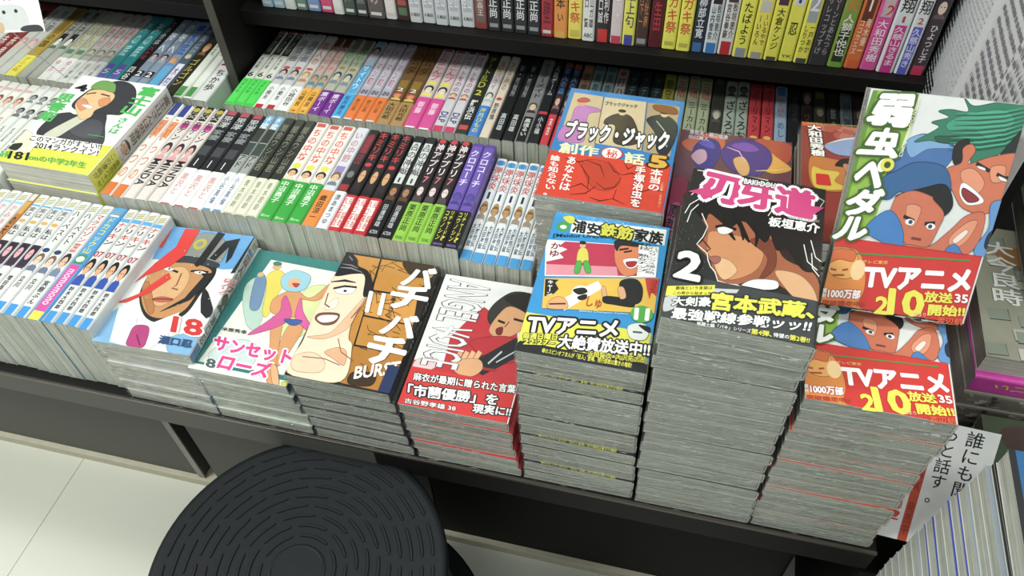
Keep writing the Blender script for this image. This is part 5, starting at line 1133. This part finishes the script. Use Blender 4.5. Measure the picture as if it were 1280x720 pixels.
# tall thick books of the left bay
def L_top(): return make_book(.128, .182, .0290, '#e6e7e5', None, cover_capped_hair, ('#d6d61c', .30, None, band_capped_hair), '#d2d0c6', False)
LS = SP(('b', '#cfc6bf', .28, 1), ('p', '#c8a080', '#3c3434', '#6a5c54', .28, .44), ('t', '富士山さんは思春期', '#5c5450', .46, .97, .6))
LO = SP(('t2', ('身長百八十一セ', 'この漫画が'), '#6c6a18', .1, .95))
def L_top2(): return make_book(.128, .182, .0290, '#e6e7e5', LS, cover_capped_hair, ('#d6d61c', .30, LO, band_capped_hair), '#d2d0c6', False)
def L_low2(): return make_book(.128, .182, .0290, '#e6e7e5', LS, None, ('#d6d61c', .30, LO), '#d2d0c6', False)
stack(5, .0290, (-.2380, .1900), (-.2370, .1985), .128, .182, 0, lambda i, n: L_top2 if i == n - 1 else L_low2, ('thick white book with yellow band and green lettered title', 'green lettered white cover'), 'pile under the green lettered white cover', rz_top=-.013)

# stacks on the right hand unit
RZ = -.0620
def H_low(): return make_book(.128, .182, .0158, '#8f9aa8', None, None, None, '#bcbeb6', False)
def H_blue(): return make_book(.128, .182, .0158, '#3a4cae', None, None, None, '#bcbeb6', False)
def H_black(): return make_book(.128, .182, .0070, '#1c1c1e', None, None, None, '#2a2a2a', False)
def cover_campaign(P):
    P.band('#1f5f92', 0, 1); P.band('#26262a', 0, 1, 0, .04)
    P.blob('#3c8cc4', (.2, .9), (.6, .95), (.9, .7), (.7, .5), (.3, .6))
    P.col('キャンペーン', '#e0dc28', (.08, .93), (.20, .42), .05, '#26262a', .08); P.col('運動巨人', '#e8ecf0', (.22, .97), (.36, .52), .05, '#2c4a6a', .08); P.col('先行配信', '#e4b428', (.14, .38), (.30, .02), .05, '#26262a', .08)
    P.oval('#d85a2c', (.30, .50), .04, .03); P.oval('#d84c9c', (.42, .97), .1, .05); P.oval('#c83c34', (.6, .3), .2, .2)
def H_top(): return make_book(.128, .182, .0215, '#26303c', None, cover_campaign, None, '#bcbeb6', False)
stack(15, .0158, (.8365, -.1790), (.8465, -.1830), .128, .182, RZ, lambda i, n: H_blue if i in (7, 8, 9, 10, 11) else H_low, ('dull silver book, topmost of the striped tall pile at right', 'blue campaign cover'), 'tall pile at the lower right corner', jit=.0006)
zt = RZ + H(15, .0158) + .0006
o = H_black(); pose(o, (.8500, -.1830, zt), M_FLAT); tag(o, 'thin all black book between striped pile and campaign cover', 'book')
o = H_top(); pose(o, (.8490, -.1850, zt + .0084), M_FLAT, -.01); tag(o, 'thick blue campaign cover book on top at the lower right', 'book')

# white handwritten card leaning behind that pile
def sheet_obj(name, w_, h_, color, fn, label, cat, loc, rz, rx, ry=0., th=.0006, bow=0.):
    b = MB(); n = 10; vs = []; fs = []
    zf = lambda u: bow * math.sin(math.pi * u)
    for k in range(2):
        for i in range(n + 1): vs += [(w_ * i / n, 0, zf(i / n) - th * k), (w_ * i / n, h_, zf(i / n) - th * k)]
    m_ = 2 * (n + 1)
    for i in range(n):
        a = 2 * i; fs += [(a, a + 2, a + 3, a + 1), (m_ + a + 1, m_ + a + 3, m_ + a + 2, m_ + a), (a, m_ + a, m_ + a + 2, a + 2), (a + 1, a + 3, m_ + a + 3, m_ + a + 1)]
    fs += [(0, 1, m_ + 1, m_), (2 * n, m_ + 2 * n, m_ + 2 * n + 1, 2 * n + 1)]
    b.add(vs, fs, ink(color, .5, .1)); o = b.obj(name)
    P = Print(lambda u, v, k: (u * w_, v * h_, zf(u) + .0001 + k * DL)); P.spine = True; fn(P); P.build(o, 'printed_picture', 'printed_lettering')
    pose(o, loc, M_FLAT, rz, ry, rx); tag(o, label, cat); return o
def card_print(P):
    P.col('誰にも聞', '#26262a', (.66, .98), (.86, .44), .01); P.col('っと話す。', '#26262a', (.42, .98), (.60, .34), .01)
    P.band('#c8482c', 0, .72, .26, .36); P.col('BOX 発売中', '#8c2414', (.27, .70), (.35, .05), .01); P.col('第3弾!', '#c8342c', (.12, .5), (.22, .15), .02)
sheet_obj('flyer_card', .083, .125, '#e2e3e2', card_print, 'white card with brush style writing and red strip behind the striped pile', 'card', (.8150, .012, .012), -.05, math.radians(52))

def grey_page(P):
    P.band('#6f6a60', 0, 1)
    for k in range(22):
        x = random.uniform(0, .8); y = random.uniform(0, .85); P.poly(random.choice(['#94907e', '#4a463e', '#a8a490', '#57534a', '#85806f']), [(x, y), (x + random.uniform(.08, .3), y + .01), (x + random.uniform(.08, .28), y + random.uniform(.05, .16)), (x - .01, y + random.uniform(.05, .14))])
    for k in range(30):
        x = random.uniform(0, .9); y = random.uniform(0, .95); P.line('#2f2c28', [(x, y), (x + random.uniform(-.1, .15), y + random.uniform(-.05, .08))], .003)
def cover_town(P):
    P.band('#9c9a86', 0, 1)
    for k in range(26):
        x = random.uniform(0, .85); y = random.uniform(0, .85); P.poly(random.choice(['#b8b6a2', '#7c7a6a', '#c4c2b0', '#a4907c', '#8c9484']), [(x, y), (x + .15, y + .01), (x + .14, y + .09), (x - .01, y + .08)])
        P.line('#4a483e', [(x, y), (x + .15, y + .01), (x + .14, y + .09)], .003)
    P.rect('#b4ac38', (.62, .55), (1, .25)); P.oval('#26241f', (.95, .95), .14, .07); P.blob('#a8763c', (.2, .8), (.4, .85), (.42, .72), (.25, .7))
    P.col('大今良時', '#f0f0ea', (.10, .88), (.34, .38), .02); P.rect('#e4e2dc', (.36, .13), (.72, .03)); P.text('発売!!', '#c03028', (.38, .12), (.70, .04), .04)
def P_book(t=.016, c='#a8a294', pg='#b8b5ab', cov=None, obi=None): return lambda: make_book(.128, .182, t, c, None, cov, obi, pg, False)
def grey_spine(P):
    P.band('#6f6a60', 0, 1)
    for k in range(34):
        x = random.uniform(0, .8); y = random.uniform(0, .95); c = random.choice(['#94907e', '#3c3932', '#a8a490', '#57534a', '#85806f']); P.poly(c, [(x, y), (x + random.uniform(.08, .3), y + .005), (x + random.uniform(.08, .28), y + random.uniform(.02, .05)), (x, y + random.uniform(.02, .05))])
    P.V('声形', '#26241f', [(.2, .9), (.8, .9), (.8, .72), (.2, .72)], .02)
def magenta_band(P): P.T('このマンガがすごい', '#d8d02c', [(.25, .92), (.6, .92), (.6, .12), (.25, .12)], .01, turn=True)
TP = .0238
def S_book(cov=None, sp=grey_spine, obi=None): return lambda: make_book(.128, .182, TP, '#8c8678', sp, cov, obi, '#d8d5ca', False)
pa = S_book(); pb = S_book(None, grey_spine, ('#cc2ca0', .96, magenta_band)); pc = P_book(TP, '#b8b4a4', '#d0cec2', cover_town)
GP = 'grey pile at the right edge'
for k in range(8):
    o = (pc() if k == 7 else pb() if k == 6 else pa()) if k in (0, 6, 7) else copy_tree(first_)
    if k == 0: first_ = o
    if k == 7: pose(o, (.8880, .1560, RZ + .0006 + k * (TP + .0008)), M_FLAT, -.02)
    else: pose(o, (.8860 + random.uniform(-.002, .002), .2760 + random.uniform(-.001, .001), RZ + .0006 + k * (TP + .0008)), M_FLAT, -math.pi / 2)
    tag(o, 'beige townscape cover with white vertical title at the right edge' if k == 7 else 'magenta banded thick book just under the beige townscape cover' if k == 6 else f'{ORD[5 - k]} grey thick book beneath the magenta banded one', 'book', GP)
pd = P_book(.024, '#8a8272', '#a8a69c', grey_page)
zt = RZ + 8 * (TP + .0008) + .0006
for k in range(2):
    o = pd() if k == 0 else copy_tree(o); pose(o, (.9350 + .004 * k, .2300 + .004 * k, zt + k * .0256), M_FLAT, -.05)
    tag(o, ['thick grey comic page cover book behind the townscape cover, lower one', 'thick grey comic page cover book behind the townscape cover, upper one'][k], 'book', 'thick grey books at the right edge')
def cover_green(P):
    P.band('#34452c', 0, 1); P.blob('#5a5c2c', (.1, .2), (.5, .3), (.6, .8), (.2, .9)); P.blob('#b48a60', (.1, .05), (.7, .1), (.9, .3), (.5, .25)); P.blob('#3c2c24', (.6, .4), (.95, .5), (.9, .9), (.6, .8)); P.blob('#7c3a2c', (.4, .5), (.55, .5), (.5, .7))
pe = P_book(.020, '#4a4034', '#7a7468', cover_green); pf = P_book(.020, '#4a4034', '#7a7468')
for k in range(6):
    o = (pe() if k == 5 else pf()); pose(o, (1.085 + .001 * k, .0100, RZ + .0006 + k * .0212), M_FLAT, math.pi / 2)
    tag(o, 'mossy green picture cover book beyond the blue campaign cover' if k == 5 else f'{ORD[5 - k]} book down beneath the mossy green cover', 'book', 'pile beneath the mossy green cover')

# sheets pinned on the side panel, upper right
def dense(rows, c, cols=1, head=None):
    def f(P):
        rnd = random.Random(rows)
        if head: P.rect(head, (.06, .97), (.94, .92))
        for cI in range(cols):
            for r in range(rows):
                v = .90 - r * .86 / rows; u = .06 + cI * .9 / cols; e = u + .82 / cols
                while u < e:
                    l = rnd.uniform(.01, .05); P.rect(c, (u, v), (min(u + l, e), v - .35 / rows)); u += l + rnd.uniform(.006, .02)
    return f
s1 = sheet_obj('notice_sheet', .135, .250, '#dcdfe2', dense(34, '#ced2d8'), 'white notice sheet of faint dense print on the side panel', 'notice', (.8505, .545, .150), -math.pi / 2, math.pi / 2, 0, .0005, .004)
s2 = sheet_obj('notice_sheet', .20, .290, '#dfe2e4', dense(20, '#7c828e', 2, '#8a9cc4'), 'white price table sheet with blue headings, nearest the right edge', 'notice', (.8485, .408, .175), -math.pi / 2, math.pi / 2, 0, .0005, .003)

# small card hung out over the left bay
def pop(P):
    P.text('happybon', '#dc6a9c', (.02, .86), (.85, .66), .03); P.blob('#c9cccc', (.12, .1), (.4, .05), (.7, .1), (.68, .5), (.4, .58), (.14, .5)); P.oval('#26262a', (.28, .42), .035, .04); P.oval('#26262a', (.52, .44), .035, .04)
    P.blob('#3a3a3e', (.55, .02), (.95, .0), (.9, .14), (.6, .12)); P.blob('#caa880', (.02, .02), (.2, .02), (.2, .2), (.04, .2)); P.line('#26262a', [(.3, .98), (.45, .9)], .02)
c0 = sheet_obj('price_card', .066, .058, '#e9e9ea', pop, 'small white card with pink lettering clipped above the left bay', 'card', (-.3050, .348, .225), .24, math.radians(62))
b = MB(); b.tube([(.02, .004, -.0015), (.03, -.03, -.03), (.034, -.065, -.080)], .0006, plain('clear_plastic_rod', '#c9ccc8', .2)); b.obj('holder_rod', c0)

# ================================================================= STEP STOOL
RB = plain('black_rubber', '#111417', .5, 0, 120, .12, .2); BK = plain('black_steel', '#17181a', .35, .2, 30, .1)
SX, SY, SZ, SR = .2610, -.1370, -.030, .1545
st = empty('step_stool', (SX, SY, FZ)); tag(st, 'round black step stool with ribbed rubber top before the ledge', 'stool')
zt = SZ - FZ
b = MB(); b.lathe([(SR - .012, zt - .022), (SR - .002, zt - .020), (SR, zt - .012), (SR, zt - .004), (SR - .003, zt - .0005), (SR - .008, zt)], (0, 0, 0), RB); b.obj('tread_mat', st, 0, True).data.polygons[-1].use_smooth = False
b = MB(); b.lathe([(SR - .03, zt - .05), (SR - .006, zt - .048), (SR - .004, zt - .0225)], (0, 0, 0), BK); b.obj('top_rim', st, 0, False)
b = MB(); b.lathe([(.165, .165), (.130, zt - .0505)], (0, 0, 0), BK); b.obj('upper_drum', st)
b = MB(); b.lathe([(.185, .150), (.187, .158), (.183, .1645)], (0, 0, 0), RB); b.obj('lower_step', st)
b = MB(); b.lathe([(.192, .040), (.178, .1495)], (0, 0, 0), BK); b.obj('lower_drum', st)
b = MB(); b.lathe([(.180, .008), (.196, .012), (.200, .022), (.196, .034), (.186, .0395)], (0, 0, 0), RB); b.obj('bumper_ring', st)
for k in range(3):
    a = k * 2.1; b = MB(); b.lathe([(.012, .0), (.014, .004), (.012, .0078)], (.15 * math.cos(a), .15 * math.sin(a), 0), RB, 16); b.obj('foot', st)
b = MB(); b.lathe([(.0290, zt), (.0290, zt + .0010), (.0270, zt + .0016), (.0255, zt + .0008)], (0, 0, 0), RB, 48); b.obj('centre_cap', st)
def ridge(r, a0, a1, w_=.0021, h=.0014):
    b = MB(); n = 8; vs = []; fs = []
    for i in range(n + 1):
        a = a0 + (a1 - a0) * i / n; e = .55 if i in (0, n) else 1
        for dr, z in ((-w_, 0), (-w_ * .55, h), (w_ * .55, h), (w_, 0)): vs.append(((r + dr * e) * math.cos(a), (r + dr * e) * math.sin(a), zt - .0001 + z))
    for i in range(n):
        for k in range(3): fs.append((4 * i + k, 4 * i + 4 + k, 4 * i + 5 + k, 4 * i + 1 + k))
    fs += [(0, 1, 2, 3), (4 * n + 3, 4 * n + 2, 4 * n + 1, 4 * n)]
    b.add(vs, fs, RB); b.obj('tread_ridge', st)
NR = 10
for q in range(NR):
    r = .0385 + q * .0112; n = [6, 8, 9, 11, 12, 13, 15, 16, 18, 19][q]
    for k in range(n):
        a = 2 * math.pi * (k + .5 * (q % 2)) / n + q * .13; ridge(r, a, a + 2 * math.pi / n * .80)

bpy.data.objects.remove(_to)
_l = [o['label'] for o in COL.objects if o.get('label')]
print('DUPLICATE LABELS', sorted({x for x in _l if _l.count(x) > 1}))
print('objects', len(bpy.data.objects), 'tris', sum(len(o.data.polygons) for o in bpy.data.objects if o.type == 'MESH'))
